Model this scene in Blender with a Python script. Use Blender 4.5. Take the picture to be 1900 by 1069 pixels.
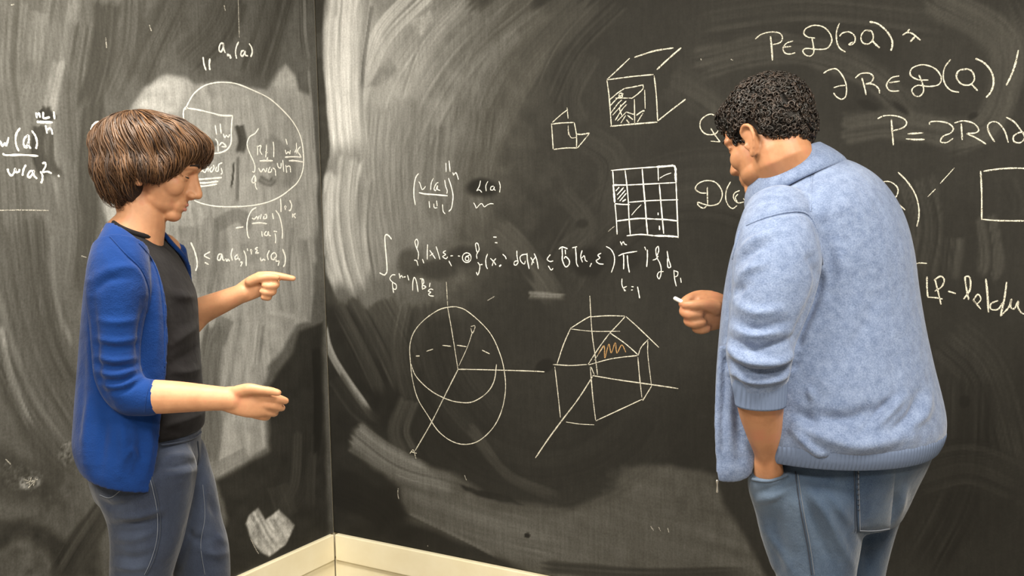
import bpy, bmesh, math, random
import numpy as np
from mathutils import Vector, Matrix
from mathutils.bvhtree import BVHTree

scene = bpy.context.scene
for o in list(bpy.data.objects):
    bpy.data.objects.remove(o, do_unlink=True)

# ------------------------------------------------------------------ camera
# corner of the two boards is the world origin: left board in the plane x=0
# (running to -y), right board in the plane y=0 (running to +x)
FPX = 1750.0
PITCH, ROLL, YAW = math.radians(4.55), math.radians(-1.16), math.radians(-30.67)
CAM = np.array([2.337, -2.604, 1.45])
FW = np.array([math.sin(YAW)*math.cos(PITCH), math.cos(YAW)*math.cos(PITCH), -math.sin(PITCH)])
_rt = np.array([math.cos(YAW), -math.sin(YAW), 0.0])
_up = np.cross(_rt, FW)
RT = _rt*math.cos(ROLL) + _up*math.sin(ROLL)
UP = -_rt*math.sin(ROLL) + _up*math.cos(ROLL)
HR = np.array([math.cos(YAW), -math.sin(YAW), 0.0])     # horizontal right
HF = np.array([math.sin(YAW), math.cos(YAW), 0.0])      # horizontal forward
ZZ = np.array([0.0, 0.0, 1.0])

cd = bpy.data.cameras.new('camera')
cam = bpy.data.objects.new('camera', cd)
scene.collection.objects.link(cam)
cd.sensor_fit = 'HORIZONTAL'; cd.sensor_width = 36.0
cd.lens = 36.0*FPX/1900.0
cd.clip_start = 0.05
M = Matrix.Identity(4)
for i in range(3):
    M[i][0] = RT[i]; M[i][1] = UP[i]; M[i][2] = -FW[i]; M[i][3] = CAM[i]
cam.matrix_world = M
scene.camera = cam

# ------------------------------------------------------------------ world, light, exposure
w = bpy.data.worlds.new('world'); scene.world = w; w.use_nodes = True
w.node_tree.nodes['Background'].inputs[0].default_value = (0.9, 0.93, 1.0, 1)
w.node_tree.nodes['Background'].inputs[1].default_value = 0.0
scene.view_settings.view_transform = 'Standard'
scene.view_settings.look = 'None'
scene.view_settings.exposure = 0.0
scene.view_settings.gamma = 1.0
scene.view_settings.use_curve_mapping = False
LAMP_POWER = 68.0
LAMP_COLOR = (1.0, 0.925, 0.80)
LAMP_SPOTS = [(0.95, -1.45), (0.95, -3.2), (2.9, -1.45), (2.9, -3.2)]
ROOM = (4.6, -4.6, 2.75)

def pix(px, py, d):
    return CAM + d*(FW + RT*((px-950.0)/FPX) - UP*((py-534.5)/FPX))
def project(P):
    q = np.asarray(P) - CAM
    d = q @ FW
    return 950.0 + FPX*(q @ RT)/d, 534.5 - FPX*(q @ UP)/d, d
def ray(px, py):
    return FW + RT*((np.asarray(px)[..., None]-950.0)/FPX) - UP*((np.asarray(py)[..., None]-534.5)/FPX)
# ------------------------------------------------------------------ helpers
COL = scene.collection
def link(name, me, mat=None, parent=None):
    o = bpy.data.objects.new(name, me)
    COL.objects.link(o)
    if mat is not None and me is not None and len(me.materials) == 0: me.materials.append(mat)
    if parent is not None: o.parent = parent
    return o
def tag(o, label=None, cat=None, group=None, kind=None):
    if label: o['label'] = label
    if cat: o['category'] = cat
    if group: o['group'] = group
    if kind: o['kind'] = kind
    return o
def mesh(name, V, F, smooth=False):
    me = bpy.data.meshes.new(name)
    me.from_pydata([tuple(map(float, v)) for v in V], [], [tuple(int(i) for i in f) for f in F])
    me.validate(); me.update()
    if smooth: me.polygons.foreach_set('use_smooth', [True]*len(me.polygons))
    return me
def fast_mesh(name, V, Q, smooth=True):
    """V (n,3) float, Q (m,4) quads"""
    V = np.ascontiguousarray(V, dtype=np.float32); Q = np.ascontiguousarray(Q, dtype=np.int32)
    me = bpy.data.meshes.new(name)
    me.vertices.add(len(V)); me.vertices.foreach_set('co', V.ravel())
    me.loops.add(Q.size); me.loops.foreach_set('vertex_index', Q.ravel())
    me.polygons.add(len(Q))
    me.polygons.foreach_set('loop_start', np.arange(0, Q.size, Q.shape[1], dtype=np.int32))
    me.polygons.foreach_set('loop_total', np.full(len(Q), Q.shape[1], dtype=np.int32))
    me.update(calc_edges=True)
    if smooth: me.polygons.foreach_set('use_smooth', np.ones(len(Q), dtype=bool))
    return me
def box(bm, lo, hi, bevel=0.0, seg=2):
    r = bmesh.ops.create_cube(bm, size=1.0)
    vs = r['verts']
    for v in vs:
        v.co = Vector([lo[i] + (v.co[i]+0.5)*(hi[i]-lo[i]) for i in range(3)])
    if bevel:
        es = list({e for v in vs for e in v.link_edges})
        bmesh.ops.bevel(bm, geom=es, offset=bevel, segments=seg, affect='EDGES', profile=0.5)
def bm_obj(name, bm, mat, parent=None, smooth=False):
    me = bpy.data.meshes.new(name); bm.to_mesh(me); bm.free()
    if smooth: me.polygons.foreach_set('use_smooth', [True]*len(me.polygons))
    return link(name, me, mat, parent)
def catmull(P, n=6):
    P = np.asarray(P, float)
    if len(P) < 3:
        t = np.linspace(0, 1, n+1)[:, None]
        return P[0]*(1-t) + P[-1]*t
    Q = np.vstack([2*P[0]-P[1], P, 2*P[-1]-P[-2]])
    out = []
    for i in range(1, len(Q)-2):
        p0, p1, p2, p3 = Q[i-1:i+3]
        for t in np.linspace(0, 1, n, endpoint=False):
            out.append(0.5*((2*p1)+(-p0+p2)*t+(2*p0-5*p1+4*p2-p3)*t*t+(-p0+3*p1-3*p2+p3)*t**3))
    out.append(P[-1])
    return np.array(out)

# ------------------------------------------------------------------ materials
def new_mat(name):
    m = bpy.data.materials.new(name); m.use_nodes = True
    nt = m.node_tree; b = nt.nodes['Principled BSDF']
    return m, nt, b
def N(nt, t, **kw):
    n = nt.nodes.new(t)
    for k, v in kw.items(): setattr(n, k, v)
    return n
def L(nt, a, b): nt.links.new(a, b)
def rgba(c): return (c[0], c[1], c[2], 1.0)
def noise(nt, scale, detail=4.0, rough=0.55, vec=None):
    n = N(nt, 'ShaderNodeTexNoise'); n.inputs['Scale'].default_value = scale
    n.inputs['Detail'].default_value = detail; n.inputs['Roughness'].default_value = rough
    if vec is not None: L(nt, vec, n.inputs['Vector'])
    return n
def objcoord(nt, scale=(1, 1, 1)):
    tc = N(nt, 'ShaderNodeTexCoord'); mp = N(nt, 'ShaderNodeMapping')
    mp.inputs['Scale'].default_value = scale
    L(nt, tc.outputs['Object'], mp.inputs['Vector'])
    return mp.outputs['Vector']
def ramp(nt, fac, stops):
    r = N(nt, 'ShaderNodeValToRGB'); e = r.color_ramp.elements
    while len(e) < len(stops): e.new(0.5)
    for i, (p, c) in enumerate(stops):
        e[i].position = p; e[i].color = rgba(c) if len(c) == 3 else c
    L(nt, fac, r.inputs['Fac'])
    return r
def bump(nt, b, height, strength=0.3, dist=0.002):
    n = N(nt, 'ShaderNodeBump'); n.inputs['Strength'].default_value = strength
    n.inputs['Distance'].default_value = dist
    L(nt, height, n.inputs['Height']); L(nt, n.outputs['Normal'], b.inputs['Normal'])
    return n
def simple_mat(name, c, rough=0.6, c2=None, nscale=20.0, bstr=0.0, bscale=200.0, metal=0.0, spec=0.5, detail=4.0, lo=0.35, hi=0.65):
    m, nt, b = new_mat(name)
    b.inputs['Roughness'].default_value = rough; b.inputs['Metallic'].default_value = metal
    b.inputs['Specular IOR Level'].default_value = spec
    v = objcoord(nt)
    if c2 is None: c2 = tuple(x*0.85 for x in c)
    n = noise(nt, nscale, detail, vec=v)
    r = ramp(nt, n.outputs['Fac'], [(lo, c2), (hi, c)])
    L(nt, r.outputs['Color'], b.inputs['Base Color'])
    if bstr:
        n2 = noise(nt, bscale, 3, vec=v)
        bump(nt, b, n2.outputs['Fac'], bstr)
    return m

MAT = {}
MAT['cream'] = simple_mat('cream_gloss_paint', (0.88, 0.81, 0.60), 0.35, (0.83, 0.75, 0.53), 9.0, 0.08, 60.0)
MAT['cream_wall'] = simple_mat('cream_wall_paint', (0.80, 0.73, 0.56), 0.6, (0.74, 0.67, 0.50), 5.0, 0.1, 90.0)
MAT['plaster'] = simple_mat('wall_plaster', (0.50, 0.48, 0.44), 0.8, None, 3.0, 0.1, 60.0)
MAT['ceiling'] = simple_mat('ceiling_paint', (0.85, 0.84, 0.80), 0.85, None, 3.0)
MAT['floor'] = simple_mat('floor_linoleum', (0.22, 0.195, 0.165), 0.45, (0.17, 0.15, 0.125), 30.0, 0.05, 100.0)
MAT['steel'] = simple_mat('zip_metal', (0.62, 0.60, 0.55), 0.35, metal=0.9)

# ------------------------------------------------------------------ room shell
RX, RY, RZ = ROOM
TRIM_TOP = 0.277; TRIM_H = 0.098
def shell(name, lo, hi, mat):
    bm = bmesh.new(); box(bm, lo, hi); o = bm_obj(name, bm, mat); o['kind'] = 'structure'; return o
shell('floor', (-0.2, RY-0.2, -0.1), (RX+0.2, 0.2, 0.0), MAT['floor'])
shell('ceiling', (-0.2, RY-0.2, RZ), (RX+0.2, 0.2, RZ+0.1), MAT['ceiling'])
shell('wall_left', (-0.2, RY-0.2, 0.0), (-0.02, 0.2, RZ), MAT['cream_wall'])
shell('wall_right', (-0.02, 0.02, 0.0), (RX+0.2, 0.2, RZ), MAT['cream_wall'])
shell('wall_back', (RX, RY-0.2, 0.0), (RX+0.2, 0.02, RZ), MAT['plaster'])
shell('wall_front', (-0.02, RY-0.2, 0.0), (RX, RY, RZ), MAT['plaster'])
# cream rail directly below each board: proud of the wall, with a slim joint at the corner
def rail(name, lo, hi, bev):
    bm = bmesh.new(); box(bm, lo, hi, bev, 3); o = bm_obj(name, bm, MAT['cream']); o['kind'] = 'structure'; return o
z1 = TRIM_TOP; z0 = TRIM_TOP-TRIM_H
rail('trim_1', (-0.02, RY, z0), (0.016, -0.0175, z1), 0.004)
rail('trim_2', (0.0175, -0.016, z0), (RX, 0.02, z1), 0.004)
bm = bmesh.new(); box(bm, (-0.018, 0.002, z0+0.004), (-0.002, 0.018, z1-0.002)); o = bm_obj('trim_3', bm, MAT['cream_wall']); o['kind'] = 'structure'
# lower panelling, set back behind the rail, and the skirting at the floor
rail('baseboard_left', (-0.02, RY, 0.0), (0.004, -0.006, z0), 0.002)
rail('baseboard_right', (0.0055, -0.004, 0.0), (RX, 0.02, z0), 0.002)

# ceiling lamps
m, nt, b = new_mat('lamp_diffuser')
b.inputs['Emission Color'].default_value = rgba(LAMP_COLOR); b.inputs['Emission Strength'].default_value = 4.0
MAT['diffuser'] = m
MAT['lamp_frame'] = simple_mat('lamp_frame_white', (0.8, 0.8, 0.78), 0.4)
for i, (x, y) in enumerate(LAMP_SPOTS):
    e = link('ceiling_light_offscreen', None); e.location = (x, y, RZ)
    tag(e, 'square white-framed ceiling light panel ' + ('nearest the blackboard corner', 'beside the far end of the greyish blackboard', 'beside the far end of the dark blackboard', 'farthest from both blackboards')[i], 'ceiling light', 'flush ceiling light panels')
    bm = bmesh.new()
    for (a, c) in (((-0.31, -0.31), (0.31, -0.28)), ((-0.31, 0.28), (0.31, 0.31)), ((-0.31, -0.28), (-0.28, 0.28)), ((0.28, -0.28), (0.31, 0.28))):
        box(bm, (a[0], a[1], -0.05), (c[0], c[1], 0.0), 0.004)
    bm_obj('frame', bm, MAT['lamp_frame'], e)
    bm = bmesh.new(); box(bm, (-0.28, -0.28, -0.03), (0.28, 0.28, -0.012)); bm_obj('diffuser_offscreen', bm, MAT['diffuser'], e)
    ld = bpy.data.lights.new('ceiling_lamp_offscreen', 'AREA'); ld.shape = 'SQUARE'; ld.size = 0.56
    ld.energy = LAMP_POWER; ld.color = LAMP_COLOR
    lo = bpy.data.objects.new('ceiling_lamp_offscreen', ld); COL.objects.link(lo); lo.parent = e
    lo.location = (0, 0, -0.055)
# ------------------------------------------------------------------ blackboards with wiped chalk
rng = np.random.default_rng(7)
_tab = rng.random(4096)
def n1(x, seed=0):
    x = np.asarray(x) + seed*37.31
    i = np.floor(x).astype(np.int64); f = x-i; f = f*f*(3-2*f)
    return _tab[i % 4096]*(1-f) + _tab[(i+1) % 4096]*f
_tab2 = rng.random((256, 256))
def n2(x, y, seed=0):
    x = x + seed*17.7; y = y + seed*5.3
    i = np.floor(x).astype(np.int64); j = np.floor(y).astype(np.int64)
    f = x-i; g = y-j; f = f*f*(3-2*f); g = g*g*(3-2*g)
    a = _tab2[i % 256, j % 256]; b = _tab2[(i+1) % 256, j % 256]
    c = _tab2[i % 256, (j+1) % 256]; d = _tab2[(i+1) % 256, (j+1) % 256]
    return (a*(1-f)+b*f)*(1-g) + (c*(1-f)+d*f)*g
def fbm(x, y, seed=0, o=4):
    s = 0; a = 0.5
    for k in range(o):
        s = s + a*n2(x*2**k, y*2**k, seed+k); a *= 0.5
    return s
def sstep(a, b, x):
    t = np.clip((x-a)/(b-a), 0, 1); return t*t*(3-2*t)

class Canvas:
    """chalk residue on a board, one grey value per grid vertex; strokes are given in photo pixels"""
    def __init__(s, P, base):
        s.u, s.v, _ = project(P); s.G = np.full(len(P), float(base)); s.k = 0
    def swipe(s, pts, hw, grey, alpha=1.0, streak=0.5, soft=0.35, fade=(0.05, 0.15), per=5.0, ragged=0.25):
        s.k += 1; k = s.k
        P = catmull(pts, 5); hw0 = hw
        m = np.where((s.u > P[:, 0].min()-hw*1.4) & (s.u < P[:, 0].max()+hw*1.4) & (s.v > P[:, 1].min()-hw*1.4) & (s.v < P[:, 1].max()+hw*1.4))[0]
        if len(m) == 0: return
        u, v = s.u[m], s.v[m]
        best = np.full(len(m), 1e9); sd = np.zeros(len(m)); tt = np.zeros(len(m)); acc = 0.0
        for a, b in zip(P[:-1], P[1:]):
            d = b-a; l2 = d@d
            if l2 < 1e-9: continue
            l = math.sqrt(l2)
            t = ((u-a[0])*d[0]+(v-a[1])*d[1])/l2; tc = np.clip(t, 0, 1)
            dx = u-(a[0]+tc*d[0]); dy = v-(a[1]+tc*d[1])
            dist = np.hypot(dx, dy); c = dist < best
            best[c] = dist[c]; sd[c] = ((d[0]*(v-a[1])-d[1]*(u-a[0]))/l)[c]; tt[c] = (acc+t*l)[c]
            acc += l
        over = np.maximum(0, np.maximum(-tt, tt-acc))
        hwv = hw*(1-ragged*0.5+ragged*n1(tt/45.0, k))
        endn = (n1(sd/per, k+50)-0.5)*acc*0.06
        prof = sstep(0, soft, 1-np.abs(sd)/hwv)
        f0 = max(fade[0]*acc, 2.0); f1 = max(fade[1]*acc, 2.0)
        ends = sstep(-f0*0.2, f0, tt+endn)*sstep(-f1*0.2, f1, acc-tt+endn)*(over < f0+f1)
        st = 0.55*n1(sd/per+tt*0.004, k)+0.3*n1(sd/(per*0.45)+tt*0.006, k+9)+0.15*n1(sd/(per*3), k+5)
        st = 1+streak*(st-0.5)*1.15*(0.35+1.3*n2(tt/60.0, sd/25.0, k))
        st *= 0.94+0.12*fbm(u/22.0, v/22.0, k)
        a = alpha*prof*ends
        s.G[m] = s.G[m]*(1-a) + grey*st*a
    def poly(s, pts, grey, alpha=1.0, feather=6.0, mott=0.3, scale=14.0, wob=6.0, direc=None):
        s.k += 1; k = s.k
        P = np.asarray(pts, float)
        m = np.where((s.u > P[:, 0].min()-40) & (s.u < P[:, 0].max()+40) & (s.v > P[:, 1].min()-40) & (s.v < P[:, 1].max()+40))[0]
        if len(m) == 0: return
        u = s.u[m]+(fbm(s.u[m]/30, s.v[m]/30, k)-0.47)*wob*2; v = s.v[m]+(fbm(s.u[m]/30, s.v[m]/30, k+7)-0.47)*wob*2
        ins = np.zeros(len(m), bool); dist = np.full(len(m), 1e9)
        for a, b in zip(P, np.roll(P, -1, 0)):
            c = ((a[1] > v) != (b[1] > v))
            xi = (b[0]-a[0])*(v-a[1])/((b[1]-a[1]) if abs(b[1]-a[1]) > 1e-9 else 1e-9)+a[0]
            ins ^= c & (u < xi)
            d = b-a; l2 = d@d+1e-9
            t = np.clip(((u-a[0])*d[0]+(v-a[1])*d[1])/l2, 0, 1)
            dist = np.minimum(dist, np.hypot(u-a[0]-t*d[0], v-a[1]-t*d[1]))
        sg = np.where(ins, dist, -dist)
        a = alpha*sstep(-feather*0.3, feather, sg)
        if direc is None: t = fbm(u/scale, v/scale, k+3, 5)
        else:
            c, q = math.cos(direc), math.sin(direc)
            pu, pv = u*c+v*q, -u*q+v*c
            t = 0.6*fbm(pu/(scale*7), pv/scale*1.6, k+3, 4)+0.4*fbm(u/scale, v/scale, k+2, 4)
        s.G[m] = s.G[m]*(1-a) + grey*(1+mott*(t-0.47)*2.4)*a
    def blob(s, c, rx, ry, grey, alpha=1.0, rot=0.0, soft=0.7, mott=0.2, scale=18.0):
        s.k += 1; k = s.k
        cr, sr = math.cos(rot), math.sin(rot)
        du, dv = s.u-c[0], s.v-c[1]
        r = np.hypot((du*cr+dv*sr)/rx, (-du*sr+dv*cr)/ry)
        m = np.where(r < 1.3)[0]
        if len(m) == 0: return
        rr = r[m]+(fbm(s.u[m]/25, s.v[m]/25, k)-0.47)*0.3
        a = alpha*(1-sstep(1-soft, 1.0, rr))
        s.G[m] = s.G[m]*(1-a)+grey*(1+mott*(fbm(s.u[m]/scale, s.v[m]/scale, k+4)-0.47)*2)*a

def board(name, axis, far_end, fine_to, label, start=0.0):
    step = 0.0046
    a = np.concatenate([np.arange(start, fine_to, step), np.arange(fine_to, far_end+1e-6, 0.03)]); a[-1] = far_end
    z = np.arange(TRIM_TOP+0.001, 2.30, step); z = np.concatenate([z, np.arange(2.30, 2.62, 0.03)])
    A, Z = np.meshgrid(a, z)
    V = np.zeros((A.size, 3)); V[:, 2] = Z.ravel()
    if axis == 'y': V[:, 1] = -A.ravel()
    else: V[:, 0] = A.ravel()
    na, nz = len(a), len(z)
    i = np.arange(na-1)[None, :]+na*np.arange(nz-1)[:, None]
    Q = np.stack([i, i+1, i+1+na, i+na], -1).reshape(-1, 4)
    if axis == 'y': Q = Q[:, ::-1]
    # back and rim so that the board is a solid panel
    off = np.array([-0.018, 0, 0]) if axis == 'y' else np.array([0, 0.018, 0])
    rimi = np.concatenate([np.arange(na), na*np.arange(1, nz)+na-1, na*(nz-1)+np.arange(na-2, -1, -1), na*np.arange(nz-2, 0, -1)])
    nb = len(V); V2 = V[rimi]+off; k = len(rimi); j = np.arange(k)
    R = np.stack([rimi[j], nb+j, nb+(j+1) % k, rimi[(j+1) % k]], -1)
    if axis != 'y': R = R[:, ::1]
    me = fast_mesh(name, np.vstack([V, V2]), np.vstack([Q, R]), smooth=False)
    o = link(name, me); tag(o, label, 'blackboard')
    return o, V, nb

bl, VL, nL = board('blackboard', 'y', -ROOM[1]-0.02, 1.45, 'greyish chalk-smeared blackboard behind the person in the blue cardigan', 0.003)   # open joint at the corner
br, VR, nR = board('blackboard', 'x', ROOM[0]-0.02, 2.6, 'dark blackboard with cube, grid and globe drawings behind the person in the pale blue sweater')
def wide_field(c, seed, grey, spread):
    """faint old wipes all over a board, also beyond what the photo shows"""
    r = np.random.default_rng(seed)
    c.G *= 0.86+0.34*fbm(c.u/120.0, c.v/120.0, seed, 4)
    c.G *= 0.93+0.14*fbm(c.u/9.0, c.v/9.0, seed+3, 3)

# ---- left board
CL = Canvas(VL, 86); c = CL
wide_field(c, 3, 74, 1)
for (p, hw, g, al, st) in [
    ([(-260, 40), (-200, 500), (-60, 1000)], 90, 82, .7, .5), ([(-420, 80), (-380, 600), (-240, 1060)], 80, 70, .7, .5), ([(-700, 40), (-620, 500), (-500, 1000)], 120, 85, .7, .5),
    ([(20, -10), (10, 150), (40, 330)], 50, 86, .7, .5), ([(120, -20), (95, 120), (70, 240), (90, 400)], 45, 104, .8, .6),
    ([(150, 40), (130, 180), (140, 330)], 26, 84, .8, .5), ([(70, 20), (60, 120)], 20, 120, .5, .6), ([(110, 110), (82, 240), (80, 300)], 16, 128, .7, .6),
    ([(200, 0), (190, 100), (160, 210)], 30, 66, .8, .4), ([(250, -10), (240, 90), (200, 190)], 26, 78, .7, .5), ([(330, -10), (280, 90), (250, 160)], 34, 72, .8, .5),
    ([(430, -10), (400, 60), (340, 120)], 40, 70, .8, .4), ([(520, -10), (500, 60), (470, 150)], 34, 74, .8, .5), ([(175, 190), (165, 300), (160, 420), (150, 560)], 24, 66, .8, .4),
    ([(120, 300), (130, 420), (120, 520)], 24, 100, .6, .5), ([(20, 280), (25, 360), (30, 470)], 40, 80, .7, .5),
    ([(0, 420), (20, 560), (60, 700), (130, 830)], 60, 84, .7, .5), ([(-20, 520), (10, 640), (60, 760), (120, 840)], 20, 104, .6, .5),
    ([(60, 400), (70, 520), (95, 640), (140, 740)], 26, 72, .7, .5), ([(-10, 640), (40, 760), (100, 850), (150, 890)], 30, 66, .6, .5),
    ([(0, 600), (20, 700), (60, 800)], 9, 125, .5, .7), ([(100, 430), (110, 560), (140, 650)], 10, 112, .5, .7)]:
    c.swipe(p, hw, g, al, st)
c.poly([(-30, 800), (60, 850), (120, 880), (150, 900), (120, 960), (60, 940), (-30, 930)], 52, .7, 30)
c.poly([(-40, 960), (60, 960), (130, 1000), (190, 1000), (190, 1080), (-40, 1080)], 46, .8, 20)
c.poly([(120, 870), (146, 890), (138, 930), (90, 965), (40, 985), (70, 940)], 84, .7, 16, .3, 14)
c.blob((45, 1060), 62, 72, 88, .8, 0, .3, .3)
c.swipe([(200, 940), (150, 1010), (110, 1075)], 30, 60, .8, .6)
c.poly([(0, 862), (10, 850), (90, 880), (80, 905), (30, 915), (0, 900)], 84, .35, 10, .9, 5)
# bright cloudy wipe behind the writing
c.poly([(240, 200), (262, 163), (300, 137), (345, 140), (362, 152), (420, 150), (492, 162), (510, 140), (528, 114), (545, 132), (556, 164), (580, 178), (590, 330),
        (586, 480), (576, 600), (552, 606), (530, 650), (500, 682), (492, 712), (500, 780), (497, 830), (450, 862), (400, 888), (360, 900), (300, 900), (300, 560), (200, 420), (170, 330)],
       146, .95, 9, .22, 16, 5, math.radians(85))
c.poly([(245, 200), (265, 160), (310, 135), (350, 148), (340, 200), (300, 230)], 176, .7, 14, .2, 16)
c.poly([(505, 160), (528, 116), (548, 140), (556, 170)], 168, .6, 8, .2, 12)
for (p, hw, g, al, st) in [
    ([(568, 180), (576, 320), (582, 440)], 13, 150, .7, .6), ([(470, 180), (480, 260), (470, 330)], 24, 150, .45, .4), ([(560, 440), (566, 520), (560, 600)], 20, 122, .7, .7),
    ([(400, 400), (395, 480), (380, 560)], 30, 112, .6, .6), ([(350, 420), (350, 520)], 24, 110, .5, .6), ([(450, 590), (430, 700), (410, 800)], 40, 122, .5, .7),
    ([(400, 600), (385, 700), (390, 800), (380, 880)], 26, 84, .7, .6), ([(480, 600), (470, 680)], 14, 140, .5, .7), ([(420, 590), (400, 640)], 20, 92, .6, .5),
    ([(540, 420), (530, 500), (540, 590)], 22, 128, .6, .7), ([(500, 580), (548, 590)], 9, 150, .6, .4), ([(460, 840), (420, 860), (370, 890)], 14, 118, .6, .5),
    ([(330, 560), (370, 580)], 16, 100, .5, .5), ([(490, 260), (530, 300), (520, 350)], 22, 104, .5, .6), ([(400, 420), (440, 400), (470, 420)], 16, 96, .5, .5)]:
    c.swipe(p, hw, g, al, st)
for (p, hw, g, al) in [([(444, 232), (450, 262), (444, 285)], 12, 64, .9), ([(441, 290), (440, 380)], 4, 84, .7), ([(434, 300), (432, 330), (428, 350)], 2.5, 55, .8),
                       ([(72, 205), (85, 215), (100, 206)], 16, 38, .8), ([(75, 232), (70, 280), (84, 330)], 16, 44, .8), ([(92, 240), (94, 300), (112, 330)], 10, 50, .7), ([(390, 262), (400, 272)], 8, 74, .6), ([(480, 330), (500, 340), (510, 330)], 8, 88, .6)]:
    c.swipe(p, hw, g, al, .5, .5)
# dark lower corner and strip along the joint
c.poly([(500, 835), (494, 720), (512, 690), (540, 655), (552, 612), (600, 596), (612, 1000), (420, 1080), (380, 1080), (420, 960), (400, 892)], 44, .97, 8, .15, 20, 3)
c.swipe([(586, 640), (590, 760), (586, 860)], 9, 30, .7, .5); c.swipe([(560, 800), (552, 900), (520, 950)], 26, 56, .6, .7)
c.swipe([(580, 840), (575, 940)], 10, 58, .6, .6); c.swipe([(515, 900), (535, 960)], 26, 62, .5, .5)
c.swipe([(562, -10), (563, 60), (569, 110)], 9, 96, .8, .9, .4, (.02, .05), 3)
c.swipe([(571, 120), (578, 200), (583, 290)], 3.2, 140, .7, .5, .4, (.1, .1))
# chalk patch low by the rail
c.poly([(453, 972), (462, 955), (479, 941), (494, 962), (517, 943), (547, 976), (531, 1012), (499, 1036), (482, 1026), (465, 1000)], 172, .95, 4, .55, 7, 3, math.radians(60))

c.poly([(34, 884), (70, 880), (84, 896), (60, 912), (36, 908)], 120, .5, 6, 1.2, 4, 4)
c.poly([(110, 815), (132, 812), (146, 850), (120, 870), (106, 850)], 100, .5, 8, 1.0, 4, 4)
# ---- right board
CR = Canvas(VR, 45); c = CR
wide_field(c, 11, 47, 1)
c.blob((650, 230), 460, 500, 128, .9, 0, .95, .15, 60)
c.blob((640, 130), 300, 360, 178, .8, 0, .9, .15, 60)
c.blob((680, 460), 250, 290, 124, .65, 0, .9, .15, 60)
# far right, out of the picture as well
for (p, hw, g, al, st) in [
    ([(1950, -40), (2100, 300), (2080, 800)], 150, 62, .6, .5), ([(2300, -40), (2400, 500), (2300, 1050)], 170, 58, .6, .5), ([(2700, 0), (2800, 600)], 200, 62, .6, .5),
    ([(1000, -10), (860, 110), (770, 260), (730, 420)], 60, 116, .45, .5), ([(1090, -10), (960, 130), (880, 300), (860, 440)], 50, 84, .45, .5),
    ([(860, -10), (760, 90), (700, 200), (690, 330)], 46, 146, .5, .5), ([(800, -10), (720, 70), (680, 150), (670, 200)], 14, 176, .6, .7),
    ([(760, -10), (700, 60), (672, 150)], 12, 186, .6, .7), ([(870, -10), (790, 80), (745, 200)], 14, 130, .5, .7), ([(940, 10), (880, 90), (850, 180), (838, 240)], 8, 108, .55, .6),
    ([(960, 60), (900, 140), (860, 260)], 20, 108, .4, .5), ([(1150, 0), (1060, 90), (1010, 190)], 40, 60, .5, .7),
    ([(700, 190), (690, 300), (700, 420), (720, 520)], 36, 130, .5, .6), ([(760, 180), (750, 320), (760, 440)], 34, 116, .5, .6), ([(820, 230), (810, 330), (820, 420)], 34, 98, .45, .6),
    ([(900, 200), (885, 320), (900, 420)], 30, 80, .4, .6),
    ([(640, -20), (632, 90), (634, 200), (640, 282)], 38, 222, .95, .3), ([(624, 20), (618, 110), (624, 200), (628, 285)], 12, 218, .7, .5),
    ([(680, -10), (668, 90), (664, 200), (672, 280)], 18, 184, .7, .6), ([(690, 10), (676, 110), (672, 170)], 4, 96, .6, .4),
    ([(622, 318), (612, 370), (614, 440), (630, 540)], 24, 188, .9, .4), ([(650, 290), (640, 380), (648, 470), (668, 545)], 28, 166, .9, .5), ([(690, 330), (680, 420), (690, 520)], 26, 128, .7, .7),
    ([(604, 350), (599, 400), (604, 460), (618, 520)], 4, 170, .8, .4, ), ([(694, 380), (704, 440), (722, 500)], 8, 132, .6, .6)]:
    c.swipe(p, hw, g, al, st)
c.poly([(755, 40), (800, 15), (805, 40), (780, 70)], 176, .5, 8, .4, 8)
c.poly([(700, 130), (722, 108), (745, 128), (700, 165), (680, 165)], 116, .6, 8, .2, 12)
# dark strip between the corner joint and the bright band
c.poly([(572, -20), (606, -20), (600, 60), (600, 110), (608, 200), (614, 290), (602, 330), (596, 420), (604, 500), (628, 560), (610, 600), (592, 600), (585, 420), (576, 160)], 66, .95, 5, .25, 10, 2, math.radians(88))
c.swipe([(592, 60), (594, 110)], 6, 100, .5, .5); c.swipe([(598, 470), (596, 560), (604, 640)], 9, 92, .6, .7)
# lower left: dark with bright crescent
c.poly([(596, 560), (640, 556), (700, 600), (760, 700), (780, 800), (740, 860), (650, 800), (640, 840), (740, 910), (745, 950), (860, 1005), (960, 1080), (560, 1080), (590, 800)], 42, .9, 24, .2, 30)
for (p, hw, g, al, st) in [
    ([(640, 560), (680, 640), (720, 730)], 34, 62, .7, .9), ([(700, 560), (740, 640), (760, 700)], 40, 64, .6, .8), ([(600, 600), (612, 650), (640, 700), (690, 772)], 8, 150, .85, .5),
    ([(800, 560), (830, 700), (900, 800)], 60, 52, .5, .7), ([(760, 560), (745, 650), (770, 760)], 24, 66, .5, .7), ([(620, 700), (660, 760), (700, 790)], 20, 54, .6, .7),
    ([(760, 740), (740, 800), (760, 850)], 24, 80, .6, .7), ([(600, 720), (603, 800), (606, 880)], 7, 58, .7, .6)]:
    c.swipe(p, hw, g, al, st)
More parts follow.
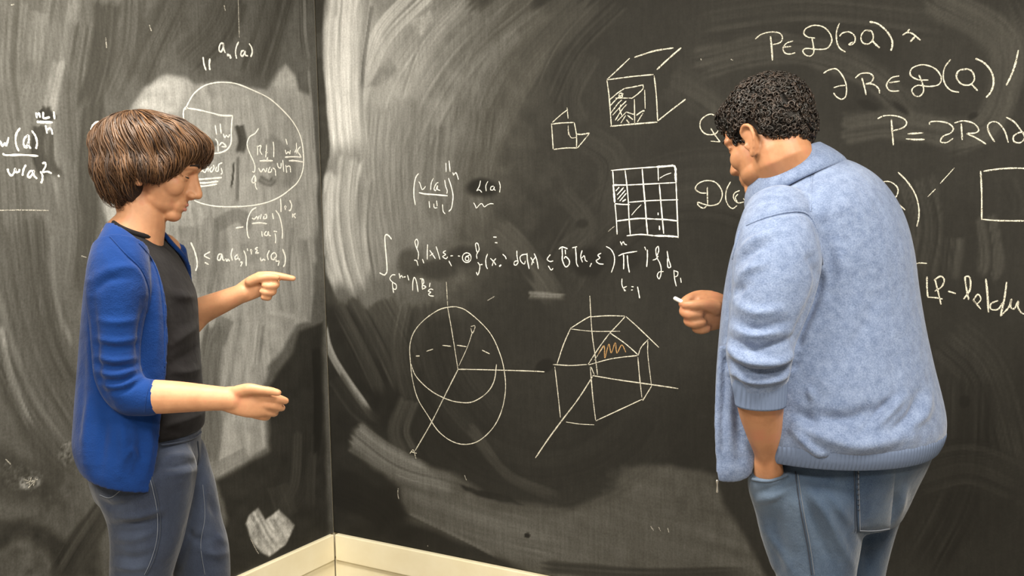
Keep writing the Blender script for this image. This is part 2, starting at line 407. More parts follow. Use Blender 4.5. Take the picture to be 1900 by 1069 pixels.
# wide brownish wipe along the bottom
c.poly([(652, 796), (672, 782), (720, 820), (790, 862), (850, 880), (930, 925), (1060, 940), (1140, 905), (1150, 860), (1240, 860), (1330, 880), (1345, 930), (1390, 1000), (1430, 1080), (1000, 1080),
        (930, 1040), (850, 1000), (745, 950), (738, 905), (646, 838)], 88, .92, 12, .18, 26, 4, math.radians(18))
c.swipe([(655, 805), (740, 868), (850, 900)], 26, 118, .75, .6, .5); c.swipe([(664, 788), (720, 830), (800, 870)], 9, 120, .6, .6); c.swipe([(650, 830), (740, 885)], 10, 96, .6, .6)
c.swipe([(760, 930), (900, 980), (1050, 1020)], 50, 98, .5, .4); c.swipe([(748, 945), (860, 1000), (930, 1036)], 5, 110, .5, .4)
c.swipe([(1120, 900), (1230, 930), (1330, 940)], 44, 74, .4, .3); c.poly([(1235, 862), (1310, 866), (1300, 950), (1250, 960)], 76, .5, 14, .2, 16)
c.swipe([(870, 790), (940, 880), (1040, 925)], 12, 74, .6, .6); c.poly([(850, 898), (930, 916), (975, 938), (940, 936), (860, 912)], 34, .9, 4)
c.blob((978, 994), 7, 6, 20, .95, 0, .4)
c.swipe([(1000, 1050), (1200, 1066), (1400, 1062)], 14, 48, .7, .5)
# ring-like wipes round the middle
for k, (r, g) in enumerate([(150, 40), (185, 56), (215, 38), (250, 52)]):
    t = np.radians(np.linspace(160, 20, 7))
    c.swipe([(1010+r*1.05*math.cos(x), 690+r*0.95*math.sin(x)) for x in t], 34, g, .25, .3)
for k, (cx, cy, r, g) in enumerate([(1300, 620, 260, 58), (1320, 620, 320, 50), (1290, 600, 210, 44)]):
    t = np.radians(np.linspace(200, 310, 6))
    c.swipe([(cx+r*math.cos(x), cy+r*math.sin(x)) for x in t], 30, g, .45, .5)
for (p, hw, g, al, st) in [
    ([(920, 420), (960, 460), (1000, 510), (1030, 560)], 26, 76, .75, .5, ), ([(980, 548), (1050, 552)], 9, 96, .6, .8), ([(1240, 150), (1320, 200), (1340, 260)], 40, 56, .6, .6),
    ([(1040, 350), (1090, 420), (1040, 470)], 22, 62, .6, .6), ([(1290, 120), (1450, 90), (1600, 130), (1700, 220)], 34, 66, .6, .6), ([(1300, 30), (1500, 10), (1750, 40)], 46, 52, .7, .5),
    ([(1720, -10), (1860, 80), (1840, 220), (1750, 260)], 40, 74, .6, .5), ([(1560, 240), (1660, 230), (1780, 250)], 34, 72, .6, .5), ([(1700, 330), (1720, 420), (1700, 520)], 40, 56, .6, .8),
    ([(1830, 400), (1840, 480), (1830, 520)], 26, 76, .6, .8), ([(1770, 440), (1760, 520)], 26, 58, .6, .9), ([(1760, 620), (1830, 700), (1880, 900)], 60, 48, .7, .6), ([(1800, 700), (1780, 900), (1700, 1060)], 60, 42, .7, .6),
    ([(1700, 880), (1800, 860), (1900, 900)], 50, 50, .6, .6), ([(1870, 330), (1890, 380), (1880, 400)], 24, 44, .7, .4), ([(1080, 250), (1140, 300), (1120, 400)], 34, 58, .5, .7), ([(1100, 100), (1060, 180), (1080, 240)], 22, 60, .5, .7)]:
    c.swipe(p, hw, g, al, st)
# hand-wiped darker spots around writing
for (ctr, rx, ry, g, al, rot) in [((895, 348), 38, 22, 32, .85, 0), ((1090, 485), 44, 34, 30, .85, 0), ((1010, 680), 22, 14, 20, .9, -.4), ((1080, 415), 16, 12, 34, .7, 0), ((810, 500), 50, 26, 50, .7, 0), ((860, 475), 44, 26, 46, .7, 0),
                                 ((1165, 480), 30, 28, 34, .7, 0), ((760, 490), 30, 40, 56, .6, 0), ((1610, 195), 26, 10, 28, .8, .4), ((1670, 200), 26, 8, 28, .8, .7), ((1805, 215), 14, 8, 28, .8, -.4), ((1790, 745), 14, 14, 24, .8, 0),
                                 ((975, 500), 10, 40, 34, .6, -.6), ((820, 620), 50, 40, 46, .6, 0), ((1190, 370), 60, 60, 36, .6, 0)]:
    c.blob(ctr, rx, ry, g, al, rot, .5)
c.swipe([(612, 900), (700, 940), (740, 985)], 40, 36, .7, .2)

def lin(g):
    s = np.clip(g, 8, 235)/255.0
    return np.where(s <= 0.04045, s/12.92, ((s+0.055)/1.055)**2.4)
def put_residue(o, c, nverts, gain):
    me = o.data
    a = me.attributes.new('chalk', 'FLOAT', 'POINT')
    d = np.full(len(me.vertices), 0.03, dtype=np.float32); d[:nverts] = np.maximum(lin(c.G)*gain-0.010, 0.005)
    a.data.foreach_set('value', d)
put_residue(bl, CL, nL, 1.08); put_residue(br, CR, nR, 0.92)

m, nt, b = new_mat('chalkboard')
at = N(nt, 'ShaderNodeAttribute'); at.attribute_name = 'chalk'
v = objcoord(nt)
ns = noise(nt, 150.0, 5, 0.6, v); nf = noise(nt, 700.0, 3, 0.6, v)
ad = N(nt, 'ShaderNodeMath', operation='ADD'); L(nt, ns.outputs['Fac'], ad.inputs[0]); L(nt, nf.outputs['Fac'], ad.inputs[1])
mr = N(nt, 'ShaderNodeMapRange'); mr.inputs['From Min'].default_value = 1.55; mr.inputs['From Max'].default_value = 2.45
mr.inputs['To Min'].default_value = 0.62; mr.inputs['To Max'].default_value = 1.38
v2 = objcoord(nt, (1, 1, 0.10)); nv = noise(nt, 90.0, 5, 0.65, v2)
a2 = N(nt, 'ShaderNodeMath', operation='ADD'); L(nt, nv.outputs['Fac'], a2.inputs[0]); a2.inputs[1].default_value = 0.5
a3 = N(nt, 'ShaderNodeMath', operation='ADD'); L(nt, ad.outputs[0], a3.inputs[0]); L(nt, a2.outputs[0], a3.inputs[1])
L(nt, a3.outputs[0], mr.inputs['Value'])
mu = N(nt, 'ShaderNodeMath', operation='MULTIPLY'); L(nt, at.outputs['Fac'], mu.inputs[0]); L(nt, mr.outputs['Result'], mu.inputs[1])
rp = ramp(nt, mu.outputs[0], [(0.0, (0.009, 0.0085, 0.007)), (0.06, (0.060, 0.058, 0.050)), (0.30, (0.30, 0.30, 0.285)), (1.0, (0.92, 0.92, 0.90))])
L(nt, rp.outputs['Color'], b.inputs['Base Color'])
b.inputs['Roughness'].default_value = 0.75; b.inputs['Specular IOR Level'].default_value = 0.18
bump(nt, b, nf.outputs['Fac'], 0.05, 0.0005)
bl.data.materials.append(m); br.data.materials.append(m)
# ------------------------------------------------------------------ chalk writing and drawings (thin raised chalk lines on the boards)
def chalk_mat(name, c, dens=0.40):
    m, nt, b = new_mat(name)
    v = objcoord(nt); n = noise(nt, 420.0, 3, 0.6, v)
    b.inputs['Base Color'].default_value = rgba(c); b.inputs['Roughness'].default_value = 0.95; b.inputs['Specular IOR Level'].default_value = 0.05
    tr = N(nt, 'ShaderNodeBsdfTransparent'); mx = N(nt, 'ShaderNodeMixShader')
    r = ramp(nt, n.outputs['Fac'], [(dens-0.06, (0, 0, 0)), (dens+0.10, (1, 1, 1))])
    L(nt, r.outputs['Color'], mx.inputs['Fac']); L(nt, tr.outputs[0], mx.inputs[1]); L(nt, b.outputs[0], mx.inputs[2])
    L(nt, mx.outputs[0], nt.nodes['Material Output'].inputs['Surface'])
    return m
MAT['chalk'] = chalk_mat('white_chalk', (0.86, 0.85, 0.79), 0.34)
MAT['chalk_cream'] = chalk_mat('cream_chalk', (0.72, 0.69, 0.58), 0.40)
MAT['chalk_faint'] = chalk_mat('faint_chalk', (0.50, 0.48, 0.42), 0.46)
MAT['chalk_orange'] = chalk_mat('orange_chalk', (0.55, 0.33, 0.14), 0.42)
srng = random.Random(5)
def on_board(b, px, py):
    D = ray(np.asarray(px, float), np.asarray(py, float))
    if b is bl: t = (0-CAM[0])/D[..., 0]; n = np.array([1.0, 0, 0])
    else: t = (0-CAM[1])/D[..., 1]; n = np.array([0, -1.0, 0])
    return CAM + D*t[..., None], n
def chalk(name, b, fr, width, strokes, mat='chalk', label=None, gap=14.0):
    """fr = (x0, y0, scale) maps stroke coordinates to photo pixels; width in photo pixels.
    Marks lying well apart become parts of their own."""
    items = []
    for s in strokes:
        wd = width
        if len(s) and not isinstance(s[0], tuple): wd = s[0]*width; s = s[1:]
        items.append((wd, catmull(np.array(s, float)*fr[2]+np.array(fr[:2]), 6)))
    grp = list(range(len(items)))
    for i in range(len(items)):
        for j in range(i):
            d = np.linalg.norm(items[i][1][:, None, :]-items[j][1][None, :, :], axis=2).min()
            if d < gap and grp[i] != grp[j]:
                g0, g1 = grp[i], grp[j]; grp = [g1 if g == g0 else g for g in grp]
    order = sorted(set(grp), key=lambda g: -grp.count(g)); first = None
    for g in order:
        V = []; F = []
        for (wd, P), gg in zip(items, grp):
            if gg != g: continue
            W, nrm = on_board(b, P[:, 0], P[:, 1])
            scale = np.linalg.norm(W-CAM, axis=1)/FPX
            T = np.gradient(W, axis=0); T /= np.linalg.norm(T, axis=1)[:, None]+1e-12
            S = np.cross(T, nrm); n = len(W); base = len(V)
            for i in range(n):
                h = 0.5*wd*scale[i]*(0.66+0.4*srng.random())*(0.70 if b is br else 0.86)
                if i in (0, n-1): h *= 0.6
                V += [W[i]-S[i]*h+nrm*0.0002, W[i]-S[i]*h*0.6+nrm*0.0008, W[i]+S[i]*h*0.6+nrm*0.0008, W[i]+S[i]*h+nrm*0.0002]
                if i:
                    a = base+4*(i-1); F += [(a+k, a+k+1, a+k+5, a+k+4) for k in range(3)]
        o = link(name, mesh(name, V, F), MAT[mat], b)
        if label and g == order[0]: o['label'] = label
        first = first or o
    return first
def arc(cx, cy, rx, ry, a0, a1, n=14, rot=0.0):
    t = np.radians(np.linspace(a0, a1, n)); c, s = math.cos(math.radians(rot)), math.sin(math.radians(rot))
    return [(cx+rx*math.cos(x)*c-ry*math.sin(x)*s, cy+rx*math.cos(x)*s+ry*math.sin(x)*c) for x in t]

F1 = (0, 190, .1965); F2 = (330, 60, .1871); F3 = (330, 190, .1871); F4 = (310, 360, .1871); F5 = (740, 290, .1158)
F6 = (690, 420, .13095); F7 = (870, 420, .13095); F8 = (1050, 420, .13093); H1 = (1010, 70, .20573); H2 = (1110, 290, .16316)
H3 = (1390, 30, .17368); H4 = (1530, 80, .1965); H5 = (1620, 300, .28986); H6 = (740, 520, .31818); H7 = (980, 540, .2994)
# left board
chalk('chalk_formula', bl, F1, 4.6, [
    [(-10, 375), (5, 372), (22, 415), (45, 385), (60, 410), (82, 330)], [(190, 243), (158, 290), (147, 345), (155, 410), (178, 462)],
    [(262, 312), (232, 340), (222, 390), (240, 420), (268, 385), (272, 320), (250, 318)], [(222, 425), (262, 428)], [(258, 385), (290, 440)],
    [(298, 265), (335, 320), (350, 385), (340, 440)],
    [(22, 482), (60, 500), (200, 497), (360, 507)],
    [(72, 625), (80, 660), (108, 692), (135, 660), (142, 625), (150, 660), (178, 655), (185, 630)], [(245, 590), (222, 635), (212, 695)],
    [(308, 650), (285, 650), (262, 690), (275, 712), (305, 680), (318, 645), (320, 690), (350, 722)], [(380, 650), (400, 690), (398, 740), (385, 765)],
    [(398, 580), (425, 570), (430, 605), (405, 655), (450, 655), (488, 672)], [(545, 688), (560, 702)],
    [(340, 95), (348, 150)], [(345, 125), (370, 105), (378, 145)], [(408, 90), (412, 150), (470, 140)], [(508, 85), (515, 160)],
    [1.3, (345, 185), (420, 188), (498, 190)], [(430, 215), (440, 270), (445, 295)], [(440, 265), (470, 245), (488, 265), (495, 305)]], label='fraction w(Q) over w(Q) squared in white chalk')
chalk('chalk_line', bl, (0, 0, 1), 3.0, [[(-10, 391), (40, 390), (90, 391)]], 'chalk_faint')
chalk('chalk_integral_sign', bl, F1, 4.4, [[(945, 185), (905, 190), (872, 225), (862, 275), (885, 350), (920, 420), (960, 500), (990, 570)]])
chalk('chalk_formula', bl, F2, 4.2, [
    [(455, 110), (425, 112), (410, 150), (412, 185), (432, 190), (450, 150), (455, 108), (455, 160), (470, 205)], [1.4, (485, 225), (515, 230), (525, 262)],
    [(603, 95), (582, 140), (572, 200), (583, 262)], [(655, 180), (632, 190), (625, 225), (645, 235), (668, 190), (668, 225), (695, 235)], [(705, 110), (730, 150), (738, 200), (722, 245)],
    [1.2, (250, 245), (260, 320), (280, 378)], [1.2, (318, 260), (312, 320), (318, 375)]], label='expression a(Q) in white chalk')
# large loop with cube face
chalk('chalk_loop', bl, (0, 0, 1), 3.4, [
    [(344, 204), (349, 192), (360, 174), (378, 160), (398, 154), (418, 153), (440, 156), (470, 168), (500, 183), (528, 208), (546, 230), (558, 255), (563, 285), (562, 315), (553, 337), (540, 350),
     (520, 365), (495, 376), (465, 382), (430, 384), (400, 383), (375, 378), (360, 372)]], label='large egg-shaped loop in white chalk')
chalk('chalk_box_drawing', bl, F2, 4.2, [[(70, 960), (58, 860), (55, 790), (72, 750), (100, 752)], [(100, 755), (200, 770), (330, 800), (430, 825), (545, 828)], [(543, 828), (535, 900), (530, 1000), (530, 1080), (515, 1130), (480, 1170), (420, 1195), (350, 1205)]], label='square with rounded corner in white chalk')
chalk('chalk_formula', bl, F3, 3.6, [
    [(275, 370), (300, 330)], [(310, 400), (330, 380)], [1.1, (370, 225), (385, 320)], [1.1, (420, 210), (430, 310)], [(370, 360), (395, 400), (400, 490)], [(410, 430), (440, 400), (480, 440), (430, 440)],
    [(450, 310), (465, 350), (480, 330), (500, 345), (515, 320)], [(210, 690), (245, 680), (270, 695), (300, 640), (300, 690)], [(340, 640), (318, 670), (335, 690), (360, 650), (350, 620)], [(385, 640), (375, 680), (400, 680), (405, 620), (440, 600)], [(430, 650), (440, 700), (425, 715)],
    [1.3, (150, 770), (260, 762), (435, 748)], [1.4, (140, 800), (280, 800), (400, 785)], [1.3, (180, 835), (280, 830), (390, 812)]])
chalk('chalk_formula', bl, F3, 3.2, [
    [(800, 260), (765, 310), (715, 340), (690, 390), (690, 440), (715, 510), (748, 580), (765, 640), (758, 690), (735, 685)],
    [(785, 430), (792, 470), (790, 525)], [(792, 440), (825, 430), (815, 480), (835, 520)], [(880, 420), (878, 480), (870, 545)], [(865, 490), (890, 500)], [(945, 390), (952, 460), (950, 545)], [(1070, 360), (1085, 420)],
    [1.4, (810, 582), (880, 580), (940, 580)], [(890, 545), (885, 580)],
    [(1065, 470), (1075, 510), (1095, 490), (1110, 510), (1115, 475)], [(1175, 400), (1180, 510)], [(1160, 500), (1175, 470), (1195, 500)], [(1215, 440), (1190, 480), (1222, 540)], [1.2, (1060, 545), (1140, 540), (1225, 545)], [1.3, (1100, 580), (1160, 580), (1240, 592)],
    [(800, 650), (825, 690), (850, 660), (870, 690), (885, 650)], [(915, 640), (895, 690), (925, 690), (930, 660)], [(940, 650), (965, 670), (970, 730)], [(985, 600), (995, 640), (1020, 650), (1025, 600)], [1.1, (1040, 570), (1050, 690)], [(1070, 620), (1080, 700)], [(1075, 640), (1110, 635), (1118, 695)],
    [(760, 720), (735, 770), (745, 800), (775, 780), (765, 730), (770, 830), (788, 868)]], 'chalk', 'integral expression inside the chalk loop')
chalk('chalk_formula', bl, F4, 3.6, [
    [(885, 135), (840, 165), (805, 235), (792, 320), (800, 410), (815, 440)], [1.2, (680, 340), (755, 328)],
    [(840, 240), (865, 250), (890, 225), (900, 250), (915, 215)], [(935, 200), (925, 250)], [(965, 220), (955, 245), (985, 240), (985, 205), (965, 210)], [(1045, 190), (1055, 250)], [1.2, (840, 295), (920, 288), (990, 297)],
    [(938, 370), (945, 425)], [(985, 370), (965, 400), (990, 415), (1005, 375), (1010, 410), (1030, 415)], [(1070, 390), (1078, 440), (1075, 490)], [(1055, 370), (1090, 375)],
    [(1075, 160), (1110, 210), (1135, 300), (1145, 380), (1142, 445)], [(1125, 45), (1130, 120), (1130, 180)], [(1160, 130), (1185, 130)], [(1172, 110), (1172, 160)], [(1215, 60), (1235, 110), (1225, 160), (1205, 165)], [(1245, 195), (1245, 235)], [(1245, 215), (1275, 195)], [(1255, 215), (1275, 240)]], label='bracketed fraction under the loop in white chalk')
chalk('chalk_formula', bl, F4, 3.9, [
    [(95, 540), (80, 570), (75, 600)], [(125, 615), (150, 560), (130, 650)], [(130, 620), (165, 610)], [(165, 680), (200, 650), (195, 690), (225, 700), (205, 745)], [1.1, (235, 480), (270, 560), (295, 650), (298, 720), (282, 765)],
    [(425, 575), (370, 612), (425, 645)], [(372, 680), (412, 700)], [(540, 595), (510, 605), (502, 650), (525, 655), (545, 600), (552, 650), (570, 660)], [(580, 640), (592, 668), (605, 650), (620, 668)], [(650, 540), (635, 600), (648, 660)], [(700, 600), (675, 625), (680, 650), (710, 630), (700, 600), (720, 660)], [(725, 680), (745, 680), (730, 720)],
    [(760, 560), (782, 620), (785, 715)], [(795, 540), (800, 565)], [(820, 560), (845, 565)], [(832, 545), (838, 600)], [(900, 530), (875, 545), (895, 560), (880, 585), (910, 585)], [(925, 630), (935, 665), (955, 650), (975, 660)], [(1015, 560), (995, 610), (1005, 655)],
    [(1065, 580), (1035, 605), (1038, 645), (1065, 650), (1085, 610), (1065, 580)], [(1060, 630), (1085, 660)], [(1075, 670), (1110, 670), (1100, 715)], [1.1, (1145, 545), (1172, 620), (1170, 690), (1152, 725)]], label='inequality in white chalk above the pointing hand')
chalk('chalk_scribble', bl, (0, 0, 1), 2.6, [[(150, 475), (160, 478)], [(48, 897), (70, 890)], [(52, 906), (64, 893)], [(58, 886), (54, 900)], [(66, 887), (62, 902)], [(44, 890), (56, 894)], [(10, 852), (20, 862)], [(20, 10), (26, 8)], [(277, 46), (281, 58)], [(416, 10), (418, 20)], [(442, 0), (444, 70)], [(196, 70), (198, 90)], [(465, 1000), (474, 1018), (480, 1028)]], 'chalk_faint')
# right board: bracket with root
chalk('chalk_formula', br, F5, 3.0, [
    [1.3, (318, 275), (270, 345), (245, 480), (242, 640), (265, 780)], [(320, 410), (340, 440), (370, 530), (400, 520), (430, 480)], [(555, 350), (520, 430), (510, 540)], [(635, 420), (600, 440), (565, 520), (590, 550), (620, 470), (620, 530), (665, 550)], [(735, 380), (750, 480), (775, 545), (770, 600)],
    [1.4, (325, 585), (420, 605), (560, 615), (785, 635)], [1.2, (795, 350), (835, 470), (868, 620), (860, 740), (840, 840), (800, 885)], [(485, 720), (495, 830)], [(560, 760), (570, 825), (620, 825)], [(605, 710), (615, 800)], [(700, 770), (710, 880), (745, 925)],
    [(755, 105), (758, 250)], [1.1, (805, 70), (822, 250)], [(865, 260), (880, 310)], [(880, 300), (915, 265), (940, 320), (955, 375)]], label='bracketed fraction with root exponent')
chalk('chalk_formula', br, F5, 2.7, [
    [(1310, 390), (1290, 480), (1250, 550), (1270, 540), (1300, 545), (1330, 580)], [(1430, 400), (1395, 470), (1400, 560)], [(1520, 480), (1480, 490), (1470, 535), (1510, 540), (1530, 490), (1530, 530), (1550, 550)], [(1605, 400), (1625, 480), (1615, 580)],
    [(1200, 745), (1225, 790), (1245, 830), (1290, 780), (1330, 760), (1370, 810), (1420, 780), (1470, 760), (1520, 765)]])
# integral line
chalk('chalk_formula', br, F6, 3.2, [
    [1.3, (280, 185), (240, 135), (205, 120), (185, 150), (190, 280), (205, 450), (215, 620), (200, 670), (170, 690), (110, 660)],
    [(335, 690), (290, 690), (255, 740), (290, 790), (345, 830), (340, 890), (300, 880), (290, 800)], [(295, 880), (310, 945)], [(385, 665), (400, 740)], [(400, 720), (420, 700), (440, 730)], [(450, 720), (480, 715)], [(505, 690), (525, 770)],
    [(578, 910), (580, 800), (600, 725), (630, 780), (655, 930)], [(710, 740), (715, 890)], [(680, 745), (725, 750), (735, 800), (715, 830), (765, 860), (715, 895)], [(825, 800), (815, 860)], [(870, 900), (830, 890), (800, 920), (835, 935), (805, 960), (825, 985), (880, 990)],
    [(655, 470), (660, 380), (630, 300), (610, 220), (635, 185), (655, 230), (640, 310)], [(600, 480), (635, 490), (655, 560)], [(715, 465), (738, 525)], [(790, 255), (785, 350), (785, 470)], [(820, 340), (860, 400), (900, 460)], [(870, 380), (820, 420)], [(910, 285), (940, 380), (965, 470)],
    [(1050, 345), (1010, 370), (1045, 400), (1005, 430), (1050, 460), (1075, 430)], [(1115, 420), (1150, 418)], [(1090, 490), (1130, 565)], [(1220, 420), (1250, 425)], arc(1345, 445, 62, 68, 0, 360, 12), arc(1350, 460, 26, 30, 0, 360, 8), [(1330, 430), (1385, 410)],
    [(1490, 460), (1485, 400), (1520, 330), (1500, 245), (1470, 250), (1480, 330), (1500, 390)], [(1500, 510), (1530, 560), (1520, 640), (1500, 690), (1480, 650)], [(1520, 550), (1570, 540)]], label='long integral inequality in white chalk, left half')
chalk('chalk_formula', br, F7, 3.2, [
    [1.1, (265, 390), (240, 470), (245, 560), (265, 605)], [1.2, (305, 455), (350, 500), (385, 550)], [(385, 455), (350, 500), (330, 560)], [1.4, (430, 570), (460, 545)], [(478, 395), (515, 430), (530, 465)], [(345, 152), (395, 155)], [1.2, (370, 232), (405, 235)],
    [(680, 345), (682, 420), (700, 520)], [(690, 490), (650, 500), (640, 540), (670, 550), (700, 510)], [(830, 395), (760, 405), (725, 440), (740, 500), (785, 535), (800, 490)], [(825, 380), (830, 480), (855, 605)], [(875, 440), (905, 490), (920, 520)], [(940, 440), (905, 490), (890, 550)], [(925, 385), (960, 470), (985, 605)],
    [(1155, 400), (1110, 465), (1150, 500), (1195, 490)], [(1125, 560), (1165, 620), (1195, 595)],
    [1.2, (1275, 325), (1325, 295), (1400, 320)], [1.2, (1320, 310), (1325, 400), (1325, 480), (1370, 575), (1420, 540), (1420, 480), (1370, 430), (1350, 460)], [(1365, 330), (1370, 400)], [1.1, (1465, 305), (1535, 290)], [1.1, (1510, 300), (1520, 420), (1525, 520), (1550, 575)], [(1605, 340), (1585, 430), (1610, 510)], [(1600, 450), (1635, 420), (1650, 480), (1680, 500)]], label='long integral inequality in white chalk, middle')
chalk('chalk_formula', br, F8, 3.0, [
    [(340, 575), (365, 520)], [1.1, (500, 380), (455, 410), (480, 450), (430, 490), (470, 530), (535, 538)], [1.1, (570, 285), (640, 330), (685, 420), (685, 530), (645, 655)], [1.2, (745, 420), (830, 385), (1010, 355)], [1.3, (818, 400), (820, 500), (818, 610)], [1.2, (870, 410), (880, 540), (900, 655)],
    [(770, 215), (795, 270)], [(790, 250), (815, 220), (830, 250), (865, 265)], [1.2, (1155, 330), (1155, 450), (1145, 575)], [(1115, 290), (1135, 340)], [(1305, 280), (1275, 330), (1290, 440), (1330, 520), (1350, 600), (1345, 690), (1320, 745), (1295, 700), (1320, 650), (1385, 640)], [(1230, 480), (1275, 465), (1310, 420)], [(1310, 280), (1315, 350), (1285, 430)],
    [1.1, (1435, 350), (1450, 450), (1485, 570), (1445, 575), (1440, 450)], [(1530, 620), (1540, 740), (1565, 850)], [(1535, 630), (1585, 650), (1580, 700), (1545, 720)], [(1625, 730), (1635, 800)],
    [(795, 740), (795, 830), (830, 910), (850, 910)], [(865, 850), (815, 880), (850, 915)], [(930, 855), (960, 860)], [(925, 905), (950, 900)], [1.2, (1015, 855), (1030, 930), (1045, 1020)]], label='product sign and norm of the inequality')
# drawings
chalk('chalk_cube_drawing', br, H1, 3.4, [
    [(65, 775), (80, 1005)], [(70, 780), (150, 770), (265, 765)], [(270, 765), (290, 880), (290, 990)], [(85, 1008), (200, 995), (295, 995)], [.8, (72, 765), (150, 695), (212, 648)], [.7, (205, 630), (215, 730)], [1.1, (292, 870), (340, 872), (408, 860)], [.9, (408, 862), (345, 940), (298, 995)], [.6, (212, 830), (240, 900), (290, 900)], [.6, (215, 790), (218, 880)]], 'chalk_cream', 'small open cube in chalk')
chalk('chalk_cube_drawing', br, H1, 3.6, [
    [(565, 378), (660, 290), (770, 185)], [1.2, (810, 178), (880, 155), (1000, 118), (1165, 92)], [1.3, (1015, 288), (1120, 190), (1235, 90)], [(570, 380), (780, 352), (985, 332)], [(565, 385), (585, 540), (605, 800)], [(990, 340), (1010, 520), (1022, 750)], [1.2, (595, 800), (800, 780), (1020, 762)], [1.2, (1025, 750), (1150, 650), (1275, 555)],
    [.9, (590, 560), (660, 500), (720, 460)], [.9, (720, 458), (800, 445), (895, 425)], [.9, (890, 430), (890, 460), (840, 510), (785, 550)], [.8, (905, 470), (910, 640)], [.9, (812, 555), (815, 780)], [.7, (640, 545), (700, 545), (790, 545)],
    [.9, (590, 620), (650, 555), (715, 505)], [.9, (600, 680), (660, 600), (700, 560)], [.9, (615, 700), (680, 630), (740, 570)], [.9, (640, 745), (700, 650), (745, 600)], [.9, (660, 750), (740, 670)], [.9, (690, 770), (735, 700)], [1.0, (750, 700), (800, 740)], [1.0, (740, 740), (765, 770)], [1.2, (830, 700), (880, 665), (905, 660)], [.9, (840, 760), (890, 680)], [.8, (690, 600), (680, 650), (700, 700)], [.8, (740, 670), (800, 690), (815, 680)], arc(690, 520, 16, 20, 0, 360, 8)], 'chalk_cream', 'large cube with a hatched smaller cube in chalk')
chalk('chalk_grid_drawing', br, H2, 3.6, [
    [(145, 162), (400, 140), (660, 122)], [1.7, (660, 122), (760, 115), (860, 105)], [1.7, (860, 105), (878, 140), (880, 230), (885, 300)], [1.1, (885, 300), (895, 560), (910, 930)], [(165, 165), (175, 320)], [1.6, (170, 320), (180, 430), (188, 530)], [(190, 540), (205, 700), (215, 890)],
    [1.4, (170, 328), (330, 328)], [(330, 328), (600, 315), (885, 300)], [(190, 540), (270, 548), (360, 550)], [(340, 525), (600, 505), (910, 495)], [1.2, (210, 738), (330, 722), (470, 708), (640, 715)], [1.3, (640, 715), (780, 722), (910, 738)], [1.1, (325, 905), (480, 890), (640, 905)], [1.5, (640, 905), (780, 908), (915, 918)],
    [(305, 160), (320, 280), (340, 480), (350, 700), (365, 890)], [1.2, (500, 145), (515, 340), (535, 560), (548, 740), (562, 895)], [.9, (680, 130), (685, 280)], [1.1, (695, 320), (712, 520), (730, 720), (745, 880)],
    [(200, 395), (240, 350)], [(215, 440), (290, 355)], [(220, 490), (310, 385)], [(245, 510), (320, 420)], [1.3, (275, 515), (315, 490)], [.7, (380, 670), (430, 610), (490, 550)], [.7, (700, 250), (760, 215), (830, 190)], [(680, 640), (682, 670)], [1.2, (695, 790), (698, 840)]], 'chalk', 'four by four square grid in chalk with one hatched cell')
chalk('chalk_formula', br, H2, 3.3, [
    [(1240, 350), (1242, 460), (1245, 550)], [1.1, (1230, 420), (1160, 415), (1105, 370), (1140, 310), (1230, 278), (1330, 295), (1395, 370), (1410, 450), (1370, 535), (1280, 562), (1200, 545), (1135, 525), (1140, 560), (1195, 592), (1235, 565)],
    [(1505, 290), (1460, 380), (1450, 480), (1480, 560), (1530, 595), (1580, 560)], [(1610, 390), (1550, 420), (1540, 480), (1590, 530), (1660, 520)], [(1590, 430), (1560, 470), (1580, 520)], [(1650, 480), (1700, 540)]], 'chalk_cream')
chalk('chalk_letter', br, (980, 60, .3181), 3.5, [[(1110, 495), (1060, 478), (1010, 510), (1005, 560), (1040, 595), (1095, 590), (1120, 540), (1105, 490)], [(1065, 560), (1090, 600), (1120, 640)], [.8, (1065, 635), (1120, 640)]], 'chalk_cream')
chalk('chalk_formula', br, H3, 3.6, [
    [(65, 245), (130, 195), (230, 170), (320, 180), (355, 225), (335, 280), (255, 305)], [1.2, (228, 215), (240, 330), (250, 475)], [(470, 265), (400, 290), (362, 345), (385, 395), (440, 405), (495, 390)], [(375, 330), (450, 325)],
    [(705, 235), (630, 225), (585, 185), (610, 130), (700, 98), (800, 120), (865, 190), (882, 270), (830, 345), (720, 355), (620, 345), (575, 365), (595, 410), (650, 428), (690, 390), (685, 310), (672, 240)],
    [(965, 75), (935, 160), (935, 260), (965, 340), (1030, 385)], [(965, 215), (1000, 180), (1070, 170), (1125, 210), (1130, 270), (1095, 305), (1065, 300), (1110, 275)], [(1300, 160), (1235, 155), (1195, 220), (1215, 285), (1280, 295), (1325, 240), (1310, 165), (1255, 150)], [1.3, (1310, 255), (1350, 300), (1395, 340)],
    [1.3, (1285, 60), (1370, 80), (1460, 150), (1520, 240), (1530, 310), (1515, 370)], [1.2, (1640, 205), (1685, 175), (1740, 185), (1780, 215), (1830, 258)], [1.2, (1770, 220), (1720, 275)], [(1690, 165), (1715, 140)]], 'chalk_cream', 'line P in D of dQ in chalk')
